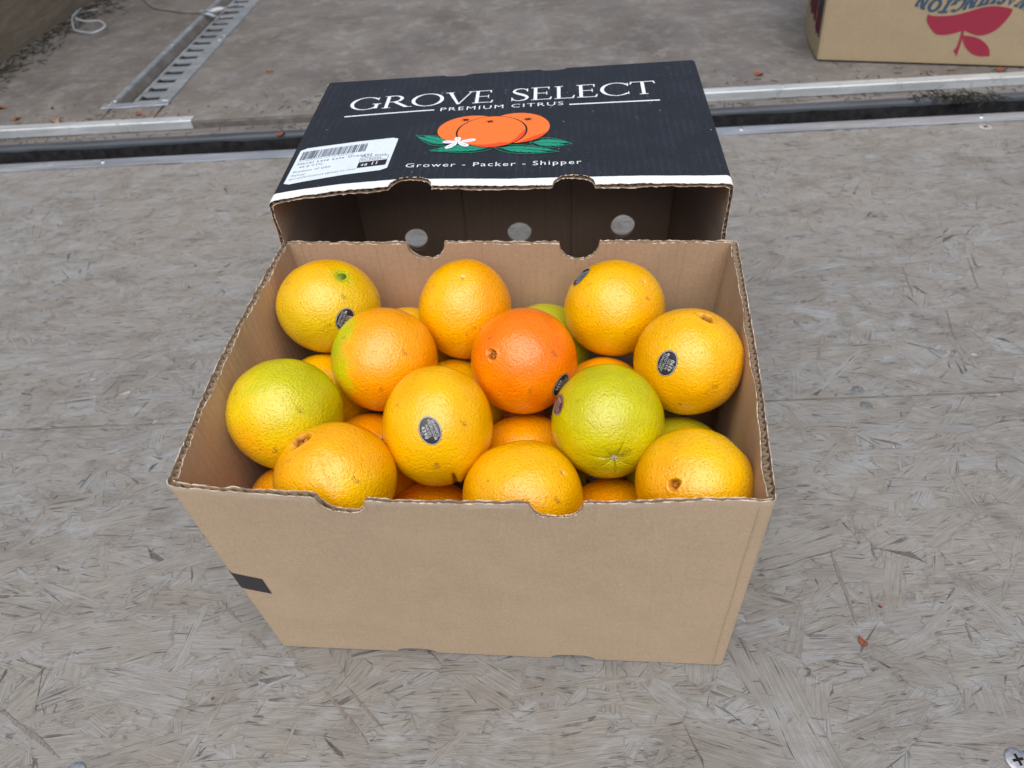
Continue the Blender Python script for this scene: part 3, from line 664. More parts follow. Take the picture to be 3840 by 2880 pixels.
# glue flap crease near the right end of the front
V = []; F = []
for k in range(31):
    z = .004+.255*k/30
    for du, lf in ((.9745, .0002), (.9762, .0007), (.978, .0002)): V.append(on_wall(tl, 0, du+.0006*math.sin(z*60), z, lf))
for k in range(30):
    for r in (0, 1): a = k*3+r; F.append((a, a+1, a+4, a+3))
mesh_obj('crease', V, F, CB_OUT, wf)

# =================================================================== LID
L0, L1 = np.array([-.2165, .5744, .3161]), np.array([.2152, .5461, .3164]); L2, L3 = np.array([.2467, .8233, .3232]), np.array([-.1983, .8496, .3179])
lid = empty('carton_lid', (.01, .69, 0)); tag(lid, 'black printed carton lid lying on its side behind the oranges, open end to the front', 'carton lid')
lbase = [(-.1990, .8490, .0008), (.2440, .8225, .0008), L2, L3]; lrim = [(-.2145, .5744, .0008), (.2140, .5461, .0008), L1, L0]
def bow(u, v):                                            # u from right to left on the printed side
    x = 1-u; k = np.interp(x, [0, .06, .16, .28, .38, .52, .66, .8, .93, 1], [0, .004, .0088, .0115, .0100, .0068, .0055, .0040, .0012, 0]); return float(k)*max(0, v)**2.2
ll = Loop(lbase, lrim, .006, (0., lambda u, v: .003*math.sin(math.pi*u)*v, bow, lambda u, v: .003*math.sin(math.pi*u)*v), H=.276)
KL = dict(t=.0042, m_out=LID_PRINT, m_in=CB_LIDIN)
lb = wall('wall_panel', ll, 0, lid, rim_n=[(.32, .09, .019), (.67, .09, .019)], seed=11, **KL)
lr = wall('wall_panel', ll, 1, lid, seed=12, **KL)
lt = wall('wall_panel', ll, 2, lid, rim_n=[(1-.315, .092, .019), (1-.663, .090, .019)], base_n=[(1-.36, .07, .004), (1-.62, .07, .0045)], seed=13, **KL)
lt['label'] = 'black printed lid side with white lettering, orange picture and white border'
lw = wall('wall_panel', ll, 3, lid, seed=14, **KL)
# closed end of the lid with three vent holes, and its two inner flaps
def holed(name, u0, u1, z0, z1, holes, d0, th, mo, mi, parent):
    """panel in the plane of the closed end; u metres from the left, d0 = distance in front of that plane"""
    e = (L2-L3); e[2] = 0; Lb = np.linalg.norm(e); e /= Lb; nrm = np.array([e[1], -e[0], 0.])
    if nrm[1] > 0: nrm = -nrm
    o3 = np.array([-.1990, .8490, 0.])
    bm = bmesh.new()
    def ring(pts):
        vs = [bm.verts.new((x, z, 0)) for x, z in pts]; [bm.edges.new((vs[i], vs[(i+1) % len(vs)])) for i in range(len(vs))]; return vs
    outer = ring([(u0, z0), (u1, z0), (u1, z1), (u0, z1)])
    hs = [ring([(hx+hr*math.cos(a), hz+hr*math.sin(a)) for a in [2*math.pi*k/40 for k in range(40)]]) for hx, hz, hr in holes]
    bmesh.ops.triangle_fill(bm, use_beauty=True, use_dissolve=False, edges=bm.edges[:]); bm.verts.index_update()
    P2 = [(v.co.x, v.co.y) for v in bm.verts]; T = [tuple(v.index for v in f.verts) for f in bm.faces]; loops = [[v.index for v in r_] for r_ in [outer]+hs]; bm.free()
    n = len(P2); V = [o3+e*x+np.array([0, 0, z])+nrm*d0 for x, z in P2]+[o3+e*x+np.array([0, 0, z])+nrm*(d0+th) for x, z in P2]
    F = []; fm = []
    for t_ in T: F.append(t_); fm.append(0); F.append(tuple(i+n for i in t_)[::-1]); fm.append(1)
    for lp_ in loops:
        for k in range(len(lp_)): a, b = lp_[k], lp_[(k+1) % len(lp_)]; F.append((a, b, b+n, a+n)); fm.append(2)
    return mesh_obj(name, V, F, None, parent, False, [(x, z*.5) for x, z in P2]*2, [mo, mi, CB_LIDIN], fm)
H3 = [(.0755, .096, .0172), (.2265, .0985, .0172), (.3745, .1025, .0172)]
holed('end_panel', .001, .443, .002, .3165, H3, .0005, .0036, LID_PRINT, CB_IN, lid)
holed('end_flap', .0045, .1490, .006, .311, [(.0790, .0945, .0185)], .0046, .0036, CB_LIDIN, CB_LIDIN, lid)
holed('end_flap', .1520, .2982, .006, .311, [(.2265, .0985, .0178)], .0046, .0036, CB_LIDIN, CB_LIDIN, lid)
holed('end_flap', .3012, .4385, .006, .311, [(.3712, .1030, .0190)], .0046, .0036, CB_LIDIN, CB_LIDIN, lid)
# ---- print on the lid: x mm from the left, y mm from the open edge (0) to the closed edge (276)
def lid_pt(x, y, h=0.):
    u = 1-x/436.; v = 1-y/276.; p, n, L = ll.frame(2, min(max(u, 0), 1), v); return p+n*(h+.00035)
def lid_ink(name, V2, F, mat, h=0., parent=lt):
    V = [lid_pt(v[0], v[1], h+(v[2] if len(v) > 2 else 0)) for v in V2]; return mesh_obj(name, V, F, mat, parent)
k, adv = serif_text('GROVE SELECT'); hgt = 33.; xs = (384-41)/adv
def gfn(x, y): return (41+x*xs, 190.5+y*hgt)
V2, F_ = k.mesh(fn=gfn); lid_ink('brand_lettering', V2, F_, PW)
def seglet(x0, y0, x1, y1, w_, n=14):
    P = []; F = []
    for i in range(n+1): x = x0+(x1-x0)*i/n; y = y0+(y1-y0)*i/n; P += [(x, y-w_/2), (x, y+w_/2)]
    for i in range(n): F.append((2*i, 2*i+2, 2*i+3, 2*i+1))
    return P, F
for a in ((40, 174.5, 139.5, 178.5), (287.5, 174.5, 385, 174.)): lid_ink('rule_line', *seglet(*a, 2.5), PW)
lid_ink('subtitle_lettering', *sans_fit('PREMIUM CITRUS', 146.5, 174.3, 281, 8.8, -.006), PW)
lid_ink('slogan_lettering', *sans_fit('Grower - Packer - Shipper', 127.5, 39.0, 297, 8.6, -.002), PW)
def circ(cx, cy, rx, ry, a0=0, a1=360, n=48): return [(cx+rx*math.cos(math.radians(a0+(a1-a0)*i/n)), cy+ry*math.sin(math.radians(a0+(a1-a0)*i/n))) for i in range(n if a1-a0 == 360 else n+1)]
def blob(name, pts, mat, h): return lid_ink(name, pts, [tuple(range(len(pts)))], mat, h)
def ringstrip(cx, cy, rx, ry, w0, a0, a1, n=40, wf=None):
    P = []; F = []
    for i in range(n+1):
        a = math.radians(a0+(a1-a0)*i/n); w_ = w0*(wf(i/n) if wf else 1); P += [(cx+rx*math.cos(a), cy+ry*math.sin(a)), (cx+(rx-w_)*math.cos(a), cy+(ry-w_)*math.sin(a))]
    for i in range(n): F.append((2*i, 2*i+1, 2*i+3, 2*i+2))
    return P, F
def smooth_closed(pts, n=6):
    P = np.array(pts, float); Q = []; m_ = len(P)
    for i in range(m_):
        p0, p1, p2, p3 = P[i-1], P[i], P[(i+1) % m_], P[(i+2) % m_]
        for k_ in range(n): t = k_/n; Q.append(tuple(.5*((2*p1)+(-p0+p2)*t+(2*p0-5*p1+4*p2-p3)*t*t+(-p0+3*p1-3*p2+p3)*t**3)))
    return Q
# leaves
def leaf(x0, y0, x1, y1, wid, seed, h, side=1):
    """leaf print: green lobes with dark vein slits and an outline"""
    rg = random.Random(seed); d = np.array([x1-x0, y1-y0], float); L = np.hypot(*d); d /= L; n = np.array([-d[1], d[0]])
    def P(a, b): q = np.array([x0, y0])+d*a*L+n*b*wid; return (q[0], q[1])
    prof = lambda a: math.sin(math.pi*min(1, a**.8))**.9*(1-.25*a)
    N = 24; up = [P(i/N, .5*prof(i/N)) for i in range(N+1)]; dn = [P(i/N, -.5*prof(i/N)) for i in range(N+1)]
    for e_ in (up, dn):
        V = []; F = []
        for i in range(N+1):
            q = np.array(e_[i]); V += [tuple(q), tuple(q-n*(.55 if e_ is up else -.55)*1.6)]
        for i in range(N): F.append((2*i, 2*i+1, 2*i+3, 2*i+2))
        lid_ink('leaf_print', V, F, INKGR, h)
    V = []; F = []
    for i in range(7):                                     # feathered inner blades
        a = .12+.10*i; w_ = prof(a)
        for sg in ((1, -1) if i < 6 else (1,)):
            tip = P(min(.97, a+.24), .40*sg*prof(min(.97, a+.2))); b1 = P(a-.03, .03*sg); b2 = P(a+.09, .02*sg); mid = P(a+.07, .26*sg*w_)
            b = len(V); V += [b1, b2, tip, mid]; F.append((b, b+1, b+2, b+3))
    b = len(V); V += [P(.02, .022), P(.98, 0), P(.02, -.022)]; F.append((b, b+1, b+2))
    V = [(*v, 2e-5*(j//4 % 9)) for j, v in enumerate(V)]
    lid_ink('leaf_print', V, F, INKGR, h+.00008)
leaf(168, 88, 128, 114, 24, 1, .0001); leaf(211, 79, 146, 76, 22, 2, .00032); leaf(186, 84, 148, 74, 20, 5, .0002)
leaf(211, 79, 276, 65, 22, 3, .00032); leaf(246, 88, 289, 82, 26, 4, .0001)
blob('fruit_print', circ(184.5, 123, 35, 33.5), INKO, .00060); blob('fruit_print', circ(232, 122.5, 34.5, 35.5), INKO, .00066)
lid_ink('fruit_shade', *ringstrip(232, 122.5, 34.5, 35.5, 7, -88, -20, wf=lambda t: math.sin(math.pi*t)), INKR, .00072)
blob('fruit_print', circ(206.5, 115.5, 37.2, 37.0), INKK, .00080); blob('fruit_print', circ(206.5, 115.3, 35.2, 36.4), INKO, .00088)
lid_ink('fruit_shade', *ringstrip(206.5, 115.3, 35.2, 36.2, 8, -125, 5, wf=lambda t: math.sin(math.pi*t)**.7), INKR, .00096)
for x, y in ((177, 146), (203.5, 139), (243.5, 141)):
    st = []
    for i in range(12): r_ = 5.2 if i % 2 == 0 else 2.0; a = math.radians(i*30+8); st.append((x+r_*math.cos(a)*1.05, y+r_*.85*math.sin(a)))
    blob('star_print', st, INKK, .00104)
for i, (a, l_) in enumerate(((95, 13), (18, 19), (-40, 15), (-128, 18), (172, 16))):
    ca, sa = math.cos(math.radians(a)), math.sin(math.radians(a)); pts = []
    for t, w_ in ((.05, .8), (.35, 3.0), (.7, 3.4), (.93, 2.2), (1, 0), (.93, -2.2), (.7, -3.4), (.35, -3.0), (.05, -.8)): X, Y = t*l_, w_; pts.append((173.5+X*ca-Y*sa, 91+X*sa+Y*ca))
    blob('petal_print', pts, PW, .00112+i*.00003)
    blob('petal_line', [(173.5+ca*2, 91+sa*2), (173.5+ca*l_*.8-sa*.5, 91+sa*l_*.8+ca*.5), (173.5+ca*l_*.8+sa*.4, 91+sa*l_*.8-ca*.4)], INKG, .00130)
# paper label
sk = lambda x, y: (8.5+x+y*.010, 26.5+y+x*.105)           # stuck on slightly askew
def rrect(x0, y0, x1, y1, r=3.5):
    P = []
    for cx, cy, a in ((x1-r, y0+r, -90), (x1-r, y1-r, 0), (x0+r, y1-r, 90), (x0+r, y0+r, 180)): P += [(cx+r*math.cos(math.radians(a+i*18)), cy+r*math.sin(math.radians(a+i*18))) for i in range(6)]
    return P
def grid_label():
    V = []; F = []; N = 16
    for i in range(N+1):
        x = 101.*i/N; inset = 3.5-math.sqrt(max(0, 3.5**2-max(0, 3.5-x, x-(101-3.5))**2)) if (x < 3.5 or x > 97.5) else 0
        for j in range(5): V.append(sk(x, inset+(75-2*inset)*j/4))
    for i in range(N):
        for j in range(4): a = i*5+j; F.append((a, a+5, a+6, a+1))
    return V, F
lab = lid_ink('paper_label', *grid_label(), LABELW, .0001)
def lab_ink(name, V, F, mat, h=.0004): return lid_ink(name, [sk(*v[:2]) for v in V], F, mat, h, lab)
V = []; F = []; x = 4.; rb = random.Random(5)
while x < 71:
    w_ = rb.choice((.5, .5, .8, 1.2, 1.6)); b = len(V); V += [(x, 49), (x+w_, 49), (x+w_, 67), (x, 67)]; F.append((b, b+1, b+2, b+3)); x += w_+rb.choice((.45, .6, .9, 1.3))
lab_ink('barcode', V, F, INKBAR)
for txt, x0, y0, x1, h_, bo, m_ in (('(01) 00609 00048 1139 (13) 260518 (10)', 4, 45.6, 60, 2., .0, INKG), ('Navel Late Late Oranges', 4.5, 38.5, 80, 4.3, .004, INKG), ('40 # CTN', 8, 31.3, 31, 3.5, 0, INKG), ('Produce of USA', 4.5, 22, 42, 3.7, 0, INKG), ('Fancy', 4.5, 14.6, 18, 3.7, 0, INKG), ('BRAVANTE PRODUCE REEDLEY CA 93654', 4, 8., 69, 2.6, 0, INKG), ('Pack Date', 70, 34.5, 95, 3.8, 0, INKG), ('05182026', 71, 27.3, 91, 3.6, .004, INKG)):
    lab_ink('label_lettering', *sans_fit(txt, x0, y0, x1, h_, bo), m_)
for r_ in ((69.5, 25.2, 98, 25.6), (69.5, 32.6, 98, 33.0), (69.5, 25.2, 69.9, 33), (97.6, 25.2, 98, 33)):
    lab_ink('label_lettering', [(r_[0], r_[1]), (r_[2], r_[1]), (r_[2], r_[3]), (r_[0], r_[3])], [(0, 1, 2, 3)], INKG)
lab_ink('label_block', [(70, 11), (98, 11), (98, 23.2), (70, 23.2)], [(0, 1, 2, 3)], INKB)
lab_ink('label_lettering', *sans_fit('48', 73, 13.6, 79.5, 4.8, .01), LABELW, .0006); lab_ink('label_lettering', *sans_fit('11', 84, 14.2, 89, 6.4, .02), LABELW, .0006)

# =================================================================== ORANGES
def snoise(D, seed, f, n=14):
    r = np.random.default_rng(seed); K = r.normal(size=(n, 3))*f; ph = r.uniform(0, 6.28, n); return np.cos(D@K.T+ph).sum(1)/math.sqrt(n)
UPV = np.array([.0733, .7102, .7002]); RTV = np.array([.9973, -.0522, -.0515])
YEL = (.90, .45, .0005); YEL2 = (.86, .49, .0005); ORG = (.92, .345, .0008); DEEP = (.93, .195, .001); LEM = (.82, .57, .003); GRN = (.50, .56, .003); AMB = (.91, .395, .0006)
def make_orange(c, R, asp, c0, c1, cdir, feats, seed, label, stickers=(), bias=0., sharp=2.2):
    """feats: (kind, dir, extra...)"""
    pole = np.array(feats[0][1] if feats else (.2, .1, -1.), float); pole /= np.linalg.norm(pole)
    a = np.cross(pole, (.3, .8, .1)); a /= np.linalg.norm(a); b = np.cross(pole, a)
    NR, NS = 84, 112
    th = math.pi*(np.arange(1, NR)/NR)**1.45; ph = 2*math.pi*np.arange(NS)/NS
    TH, PH = np.meshgrid(th, ph, indexing='ij')
    D = (np.cos(TH)[..., None]*pole+np.sin(TH)[..., None]*(np.cos(PH)[..., None]*a+np.sin(PH)[..., None]*b)).reshape(-1, 3)
    D = np.vstack([pole, D, -pole])
    up = UPV/np.linalg.norm(UPV); rt = RTV/np.linalg.norm(RTV)
    def radius(D):
        x = D@rt; y = D@up; z2 = np.clip(1-x*x-y*y, 0, 1); r = 1/np.sqrt((x/asp[0])**2+(y/asp[1])**2+z2)
        r = r*(1+.015*snoise(D, seed, 2.0)+.0035*snoise(D, seed+1, 7)+.0008*snoise(D, seed+3, 22))
        for f in feats:
            if f[0] == 'tone': continue
            fd = np.array(f[1], float); fd /= np.linalg.norm(fd); ang = np.arccos(np.clip(D@fd, -1, 1))*R   # metres along skin
            e1 = np.cross(fd, (.2, .5, .84)); e1 /= np.linalg.norm(e1); e2 = np.cross(fd, e1); phi = np.arctan2(D@e2, D@e1)
            k_ = f[0]; s_ = f[2] if len(f) > 2 else 1.
            if k_ == 'navel':
                rr = .0046*s_*(1+.16*np.cos(2*phi+seed)+.10*np.cos(3*phi+1)); hole = 1/(1+np.exp((ang-rr)/.00035))
                r = r-hole*.0034/R+.0006/R*np.exp(-((ang-rr*1.25)/.0014)**2)-.0006*np.exp(-(ang/.012)**2)/R
            elif k_ == 'stem': r = r-.0022*np.exp(-(ang/.0045)**2)/R-.0010*np.exp(-(ang/.012)**2)/R
            elif k_ == 'dot': r = r-.0012*np.exp(-(ang/.0016)**2)/R-.0006*np.exp(-(ang/.006)**2)/R
            elif k_ == 'star':
                gr = np.exp(-(np.abs(np.sin(3.5*phi+seed+.25*np.sin(phi*2)))/.20)**2); r = r-(gr*.0032*np.exp(-((ang-.004)/.011)**2)*(.6+.4*np.sin(phi*3+1))+.0030*np.exp(-(ang/.0055)**2)+.0012*np.exp(-(ang/.016)**2))/R
            elif k_ == 'fold':
                q1 = RTV-fd*np.dot(RTV, fd); q1 /= np.linalg.norm(q1); g1 = np.exp(-((D@q1)*R/.0014)**2)*np.exp(-(ang/.013)**4); r = r-g1*.0050/R+.0022/R*np.exp(-(((D@q1)*R-.0045)/.004)**2-(ang/.010)**2)
            elif k_ == 'groove':
                g1 = np.exp(-((D@np.array(f[3]))*R/.0035)**2)*np.exp(-(ang/.020)**4); r = r-g1*.0016/R
        return r*R
    rad = radius(D); V = c+D*rad[:, None]
    F = [(0, 1+k, 1+(k+1) % NS) for k in range(NS)]
    for i in range(NR-2):
        o = 1+i*NS; F += [(o+k, o+NS+k, o+NS+(k+1) % NS, o+(k+1) % NS) for k in range(NS)]
    o = 1+(NR-2)*NS; last = len(D)-1; F += [(o+k, last, o+(k+1) % NS) for k in range(NS)]
    root = empty('orange', tuple(c)); tag(root, label, 'orange', 'oranges packed in the cardboard carton')
    me_o = mesh_obj('peel', V, F, PEEL, root, True); me = me_o.data
    cd = np.array(cdir, float); cd /= np.linalg.norm(cd)
    m_ = 1/(1+np.exp(-(D@cd+bias+.17*snoise(D, seed+9, 3.)+.10*snoise(D, seed+10, 11.)+.05*snoise(D, seed+12, 30.))*sharp*2)); C = np.array(c0)*(1-m_[:, None])+np.array(c1)*m_[:, None]
    C = C*(1+.045*snoise(D, seed+5, 5.)[:, None]*np.array([.4, 1, 1])); hollow = np.zeros(len(D))
    for f in feats:
        fd = np.array(f[1], float); fd /= np.linalg.norm(fd); ang = (np.arccos(np.clip(D@fd, -1, 1))*R)[:, None]; s_ = f[2] if len(f) > 2 else 1.
        if f[0] == 'tone': k_ = 1/(1+np.exp((ang-s_+.006*snoise(D, seed+21, 6.)[:, None])/.005)); C = C*(1-.85*k_)+np.array(f[3])*k_*.85; continue
        if f[0] == 'navel': k_ = 1/(1+np.exp((ang-.0045*s_)/.0006)); C = C*(1-k_)+np.array((.17, .055, .006))*k_; hollow = np.maximum(hollow, k_[:, 0]); rim = np.exp(-((ang-.0054*s_)/.0010)**2)*.35; C = C*(1-rim)+np.array((.85, .40, .05))*rim  # brown hole colour also darkened to paint in the shade inside
        if f[0] == 'stem': k_ = np.exp(-(ang/.0095)**2); C = C*(1-k_)+np.array((.42, .50, .008))*k_; k_ = np.exp(-((ang-.0064)/.0007)**2)*.35; C = C*(1-k_)+np.array((.14, .16, .01))*k_
        if f[0] == 'dot': k_ = np.exp(-(ang/.0026)**2)*.6; C = C*(1-k_)+np.array((.75, .50, .16))*k_; k_ = np.exp(-(ang/.0009)**2)*.9; C = C*(1-k_)+np.array((.20, .11, .03))*k_
        if f[0] == 'star':
            k_ = np.exp(-(ang/.014)**2)*.4; C = C*(1-k_)+np.array((.30, .31, .01))*k_
            e1 = np.cross(fd, (.2, .5, .84)); e1 /= np.linalg.norm(e1); e2 = np.cross(fd, e1); phi = np.arctan2(D@e2, D@e1)
            gr = (np.exp(-(np.abs(np.sin(3.5*phi+seed+.25*np.sin(phi*2)))/.10)**2)*np.exp(-((ang[:, 0]-.004)/.009)**2)*.55)[:, None]; C = C*(1-gr)+np.array((.15, .13, .008))*gr  # shade in the grooves painted as a darker tone
    at = me.attributes.new('peel', 'FLOAT_COLOR', 'POINT'); at.data.foreach_set('color', np.concatenate([np.clip(C, 0, 1), np.ones((len(C), 1))], 1).ravel())
    at = me.attributes.new('hollow', 'FLOAT', 'POINT'); at.data.foreach_set('value', hollow)
    # parts at the ends of the fruit
    for f in feats:
        if f[0] == 'tone': continue
        fd = np.array(f[1], float); fd /= np.linalg.norm(fd); s_ = f[2] if len(f) > 2 else 1.
        e1 = np.cross(fd, (.2, .5, .84)); e1 /= np.linalg.norm(e1); e2 = np.cross(fd, e1); rr = float(radius(fd[None])[0]); rg = random.Random(seed)
        def lump(gg, dx, dy, dz, r1, r2, r3, rot):
            vv, ff = dome((0, 0, 0), 1, 1, 10, 4); ca, sa = math.cos(rot), math.sin(rot)
            W_ = []
            for x, y, z in vv: X, Y = (x*r1*ca-y*r2*sa)+dx, (x*r1*sa+y*r2*ca)+dy; W_.append(c+fd*(rr+dz+z*r3)+e1*X+e2*Y)
            gg.add(W_, ff)
        gg = Geo()
        if f[0] == 'navel':
            for q in range(5): a_ = q*1.3+rg.uniform(0, .6); rq = .0021*s_*rg.uniform(.5, 1.1); lump(gg, rq*math.cos(a_), rq*math.sin(a_), -.0012, .0019*s_, .0011*s_, .0027*rg.uniform(.6, 1.1), a_)
            gg.obj('navel', NAVEL, root, True)
        elif f[0] == 'stem': lump(gg, 0, 0, -.0006, .0062, .0044, .0036, .5); lump(gg, .0024, .0006, .0004, .0028, .0020, .0024, 1.4); lump(gg, -.0026, -.0004, .0002, .0026, .0022, .0020, .2); gg.obj('stem_button', GSTEM, root, True)
        elif f[0] == 'star':
            for q in range(6): a_ = q*1.05+rg.uniform(0, .4); lump(gg, .0013*math.cos(a_), .0013*math.sin(a_), -.0014, .0034, .0013, .0034*rg.uniform(.7, 1.1), a_)
            gg.obj('stem_button', CORK, root, True)
        elif f[0] == 'dot' and s_ > 1: lump(gg, 0, 0, -.0008, .0022, .0018, .0010, 0); gg.obj('stem_button', TANSTEM, root, True)
    # stickers: dark ovals with a white ring and lettering, following the skin
    for (sd_, ang_, mt_) in stickers:
        sd_ = np.array(sd_, float); sd_ /= np.linalg.norm(sd_); A = rt-sd_*np.dot(rt, sd_); A /= np.linalg.norm(A); B = np.cross(sd_, A)
        ca, sa = math.cos(math.radians(ang_)), math.sin(math.radians(ang_)); X_ = A*ca+B*sa; Y_ = B*ca-A*sa
        def onskin(P2, lift):
            P2 = np.asarray(P2, float)[:, :2]*.00105; d = sd_+(P2[:, :1]*X_+P2[:, 1:]*Y_)/R; d /= np.linalg.norm(d, axis=1)[:, None]
            return c+d*(radius(d)+lift)[:, None]
        V = [(0, 0)]; F = []; n = 40
        for q in (.35, .7, 1.): V += [(10.6*q*math.cos(2*math.pi*k/n), 8.*q*math.sin(2*math.pi*k/n)) for k in range(n)]
        F += [(0, 1+k, 1+(k+1) % n) for k in range(n)]
        for q in range(2): F += [(1+q*n+k, 1+(q+1)*n+k, 1+(q+1)*n+(k+1) % n, 1+q*n+(k+1) % n) for k in range(n)]
        st = mesh_obj('sticker', onskin(V, .00032), F, mt_, root, True)
        V = []; F = []
        for k in range(n): a_ = 2*math.pi*k/n; V += [(10.2*math.cos(a_), 7.6*math.sin(a_)), (9.85*math.cos(a_), 7.25*math.sin(a_))]
        for k in range(n): a_, b_ = 2*k, 2*((k+1) % n); F.append((a_, a_+1, b_+1, b_))
        mesh_obj('sticker_lettering', onskin(V, .00042), F, STICKW, st)
        for txt, x0, y0, x1, h_, bo in (('BRAVANTE', -6.2, 3.6, 6.2, 2.0, .008), ('HEIRLOOM', -7.4, .8, 7.4, 2.1, .008), ('NAVEL', -4.6, -1.9, 4.6, 2.0, .008), ('4390', -4.6, -5.0, 4.6, 2.6, .035), ('USA', -1.5, -6.6, 1.5, 1.1, 0)):
            P2_, F__ = sans_fit(txt, x0, y0, x1, h_, bo)
            if txt == 'BRAVANTE': P2_[:, 1] -= (P2_[:, 0]/8.)**2*1.2
            mesh_obj('sticker_lettering', onskin(P2_, .00045), F__, STICKT, st)
    return root
ORS = [
 ('A1', (-.1694, .5128, .2360), .0462, (1.053, .95), YEL, (.76, .50, .006), (.3, -.9, -.3), [('stem', (.496, -.138, .857))], 'yellow orange in the back left corner with a green stem button', [((.495, -.82, .288), 62, STICK)]),
 ('A2', (-.0390, .4981, .2322), .0458, (.963, 1.039), YEL, ORG, (.8, .3, -.4), [('dot', (.053, -.213, .976))], 'middle orange of the back row with a small pale stem dot on top', []),
 ('A3', (.0998, .4814, .2339), .0455, (1.019, .981), YEL, YEL2, (-.5, -.5, -.5), [('dot', (.502, -.25, .828), 1.1)], 'right orange of the back row with a black sticker on its upper left', [((-.672, .201, .713), 205, STICK)]),
 ('B1', (-.1112, .4389, .2296), .0462, (1.013, .987), ORG, GRN, (-.93, -.05, .35), [('dot', (.1, .9, -.6))], 'orange fruit turning green on its left side, in the second row from the back', [], -.80, 5.),
 ('B2', (.0119, .4234, .2307), .0459, (1.009, .991), DEEP, ORG, (-.3, .2, -.9), [('navel', (-.575, -.482, .661), .95)], 'deepest red orange with an open navel, at the centre of the carton', [((.624, -.779, .062), 240, STICK)]),
 ('B3', (.1478, .3982, .2396), .0450, (1.013, .987), AMB, YEL, (-.4, -.6, .6), [('navel', (.218, .10, .964), 1.25)], 'orange against the right wall with its navel on top and a black sticker', [((-.585, -.581, .566), 62, STICK)]),
 ('C1', (-.1902, .3858, .2255), .0468, (1.004, .996), LEM, (.53, .53, .003), (.85, .25, .40), [('dot', (.2, .9, -.5)), ('tone', (-.4, -.88, .25), .021, (.93, .42, .002))], 'lemon yellow orange tinged green, against the left wall', [], -.25, 2.2),
 ('C2', (-.0628, .3610, .2247), .0469, (.957, 1.045), YEL, YEL2, (.2, -.4, -.8), [('fold', (.27, -.88, -.42))], 'tall yellow orange with a black sticker facing forward and a fold at its foot', [((-.008, -.715, .699), -68, STICK)]),
 ('C3', (.0731, .3509, .2261), .0452, (.984, 1.016), (.64, .54, .002), (.50, .48, .002), (.2, .5, .5), [('star', (-.014, -.985, .12))], 'yellow green orange with a white star shaped stem end', [((-.871, .059, .488), 110, STICKB)], .25, 1.8),
 ('D1', (-.1400, .3180, .2205), .0447, (1.04, .962), AMB, YEL2, (.2, -.7, -.5), [('navel', (-.413, .16, .89), 1.6), ('groove', (-.05, -.55, .83), 1., (.93, .36, .05))], 'orange at the left of the front row with a ragged navel at its upper left', []),
 ('D2', (.0022, .3014, .2013), .0453, (1.028, .973), AMB, YEL, (.3, -.5, .8), [('dot', (.662, -.099, .743), 1.5)], 'middle orange of the front row with a small round stem scar at the right', []),
 ('D3', (.1285, .2885, .2205), .0428, (1.019, .981), AMB, YEL2, (.6, .2, .4), [('navel', (-.537, -.471, .70), .85)], 'orange at the right of the front row with a round closed navel', [((.73, .36, .58), 140, STICK)]),
 ('a', (-.1032, .5171, .1675), .0453, (1, 1), YEL, YEL2, (1, 0, 0), [], 'orange mostly hidden in the gap between the left and middle back row oranges', []),
 ('b', (.0372, .4998, .1730), .0450, (1, 1), (.62, .52, .01), (.45, .48, .01), (1, 0, .5), [], 'yellow green orange peeping out between the middle and right back row oranges', []),
 ('a3', (.1622, .4543, .1735), .0442, (1, 1), (.5, .42, .01), GRN, (-1, 0, 0), [], 'shaded orange low down under the right back row orange', []),
 ('c', (-.1800, .4551, .1684), .0448, (1, 1), YEL2, YEL, (1, 0, 0), [], 'orange in shade below the back left orange, behind the lemon yellow one', []),
 ('d', (-.0556, .4417, .1580), .0457, (1, 1), YEL, YEL2, (1, 0, 0), [('dot', (-.2, .1, .95))], 'orange low down between the green sided orange and the deep orange one', []),
 ('e', (.0826, .4192, .1709), .0444, (1, 1), ORG, AMB, (1, 0, 0), [], 'orange showing behind the yellow green fruit with the star shaped stem', []),
 ('h', (-.1332, .3835, .1544), .0458, (1, 1), ORG, YEL2, (-.1, -.2, -.95), [], 'orange below the tall one with a black sticker seen edge on', [((.509, -.331, .794), -50, STICK)]),
 ('g', (.0076, .3740, .1473), .0465, (1, 1), ORG, AMB, (1, 0, 0), [], 'orange below the deep orange fruit, behind the middle front orange', []),
 ('i', (.1380, .3480, .1600), .0447, (1, 1), (.50, .50, .012), (.58, .50, .012), (1, 0, 0), [], 'yellow green orange low down behind the right front orange', []),
 ('l', (-.1900, .3340, .1570), .0440, (1, 1), YEL, ORG, (-1, 0, 0), [('dot', (.078, .272, .959), 1.)], 'orange low in the front left corner of the carton', []),
 ('j', (-.0795, .3220, .1290), .0450, (1, 1), DEEP, ORG, (1, 0, 0), [], 'deep orange fruit low at the front wall under the tall stickered orange', []),
 ('k', (.0735, .3030, .1400), .0445, (1, 1), ORG, AMB, (1, 0, 0), [], 'orange low at the front wall between the middle and right front oranges', []),
 ('m', (.0800, .4000, .0820), .0455, (1, 1), GRN, AMB, (1, 0, 0), [], 'darkest orange deep under the yellow green fruit with a black sticker', [((-.15, -.62, .75), 20, STICK)]),
 ('n', (-.0050, .4600, .0850), .0455, (1, 1), ORG, DEEP, (1, 0, 0), [], 'orange deep in the gap behind the tall stickered orange', []),
]
for i, o_ in enumerate(ORS):
    ex = o_[10:] if len(o_) > 10 else ()
    make_orange(np.array(o_[1]), o_[2], o_[3], o_[4], o_[5], o_[6], o_[7], 100+i*13, o_[8], o_[9], *ex)

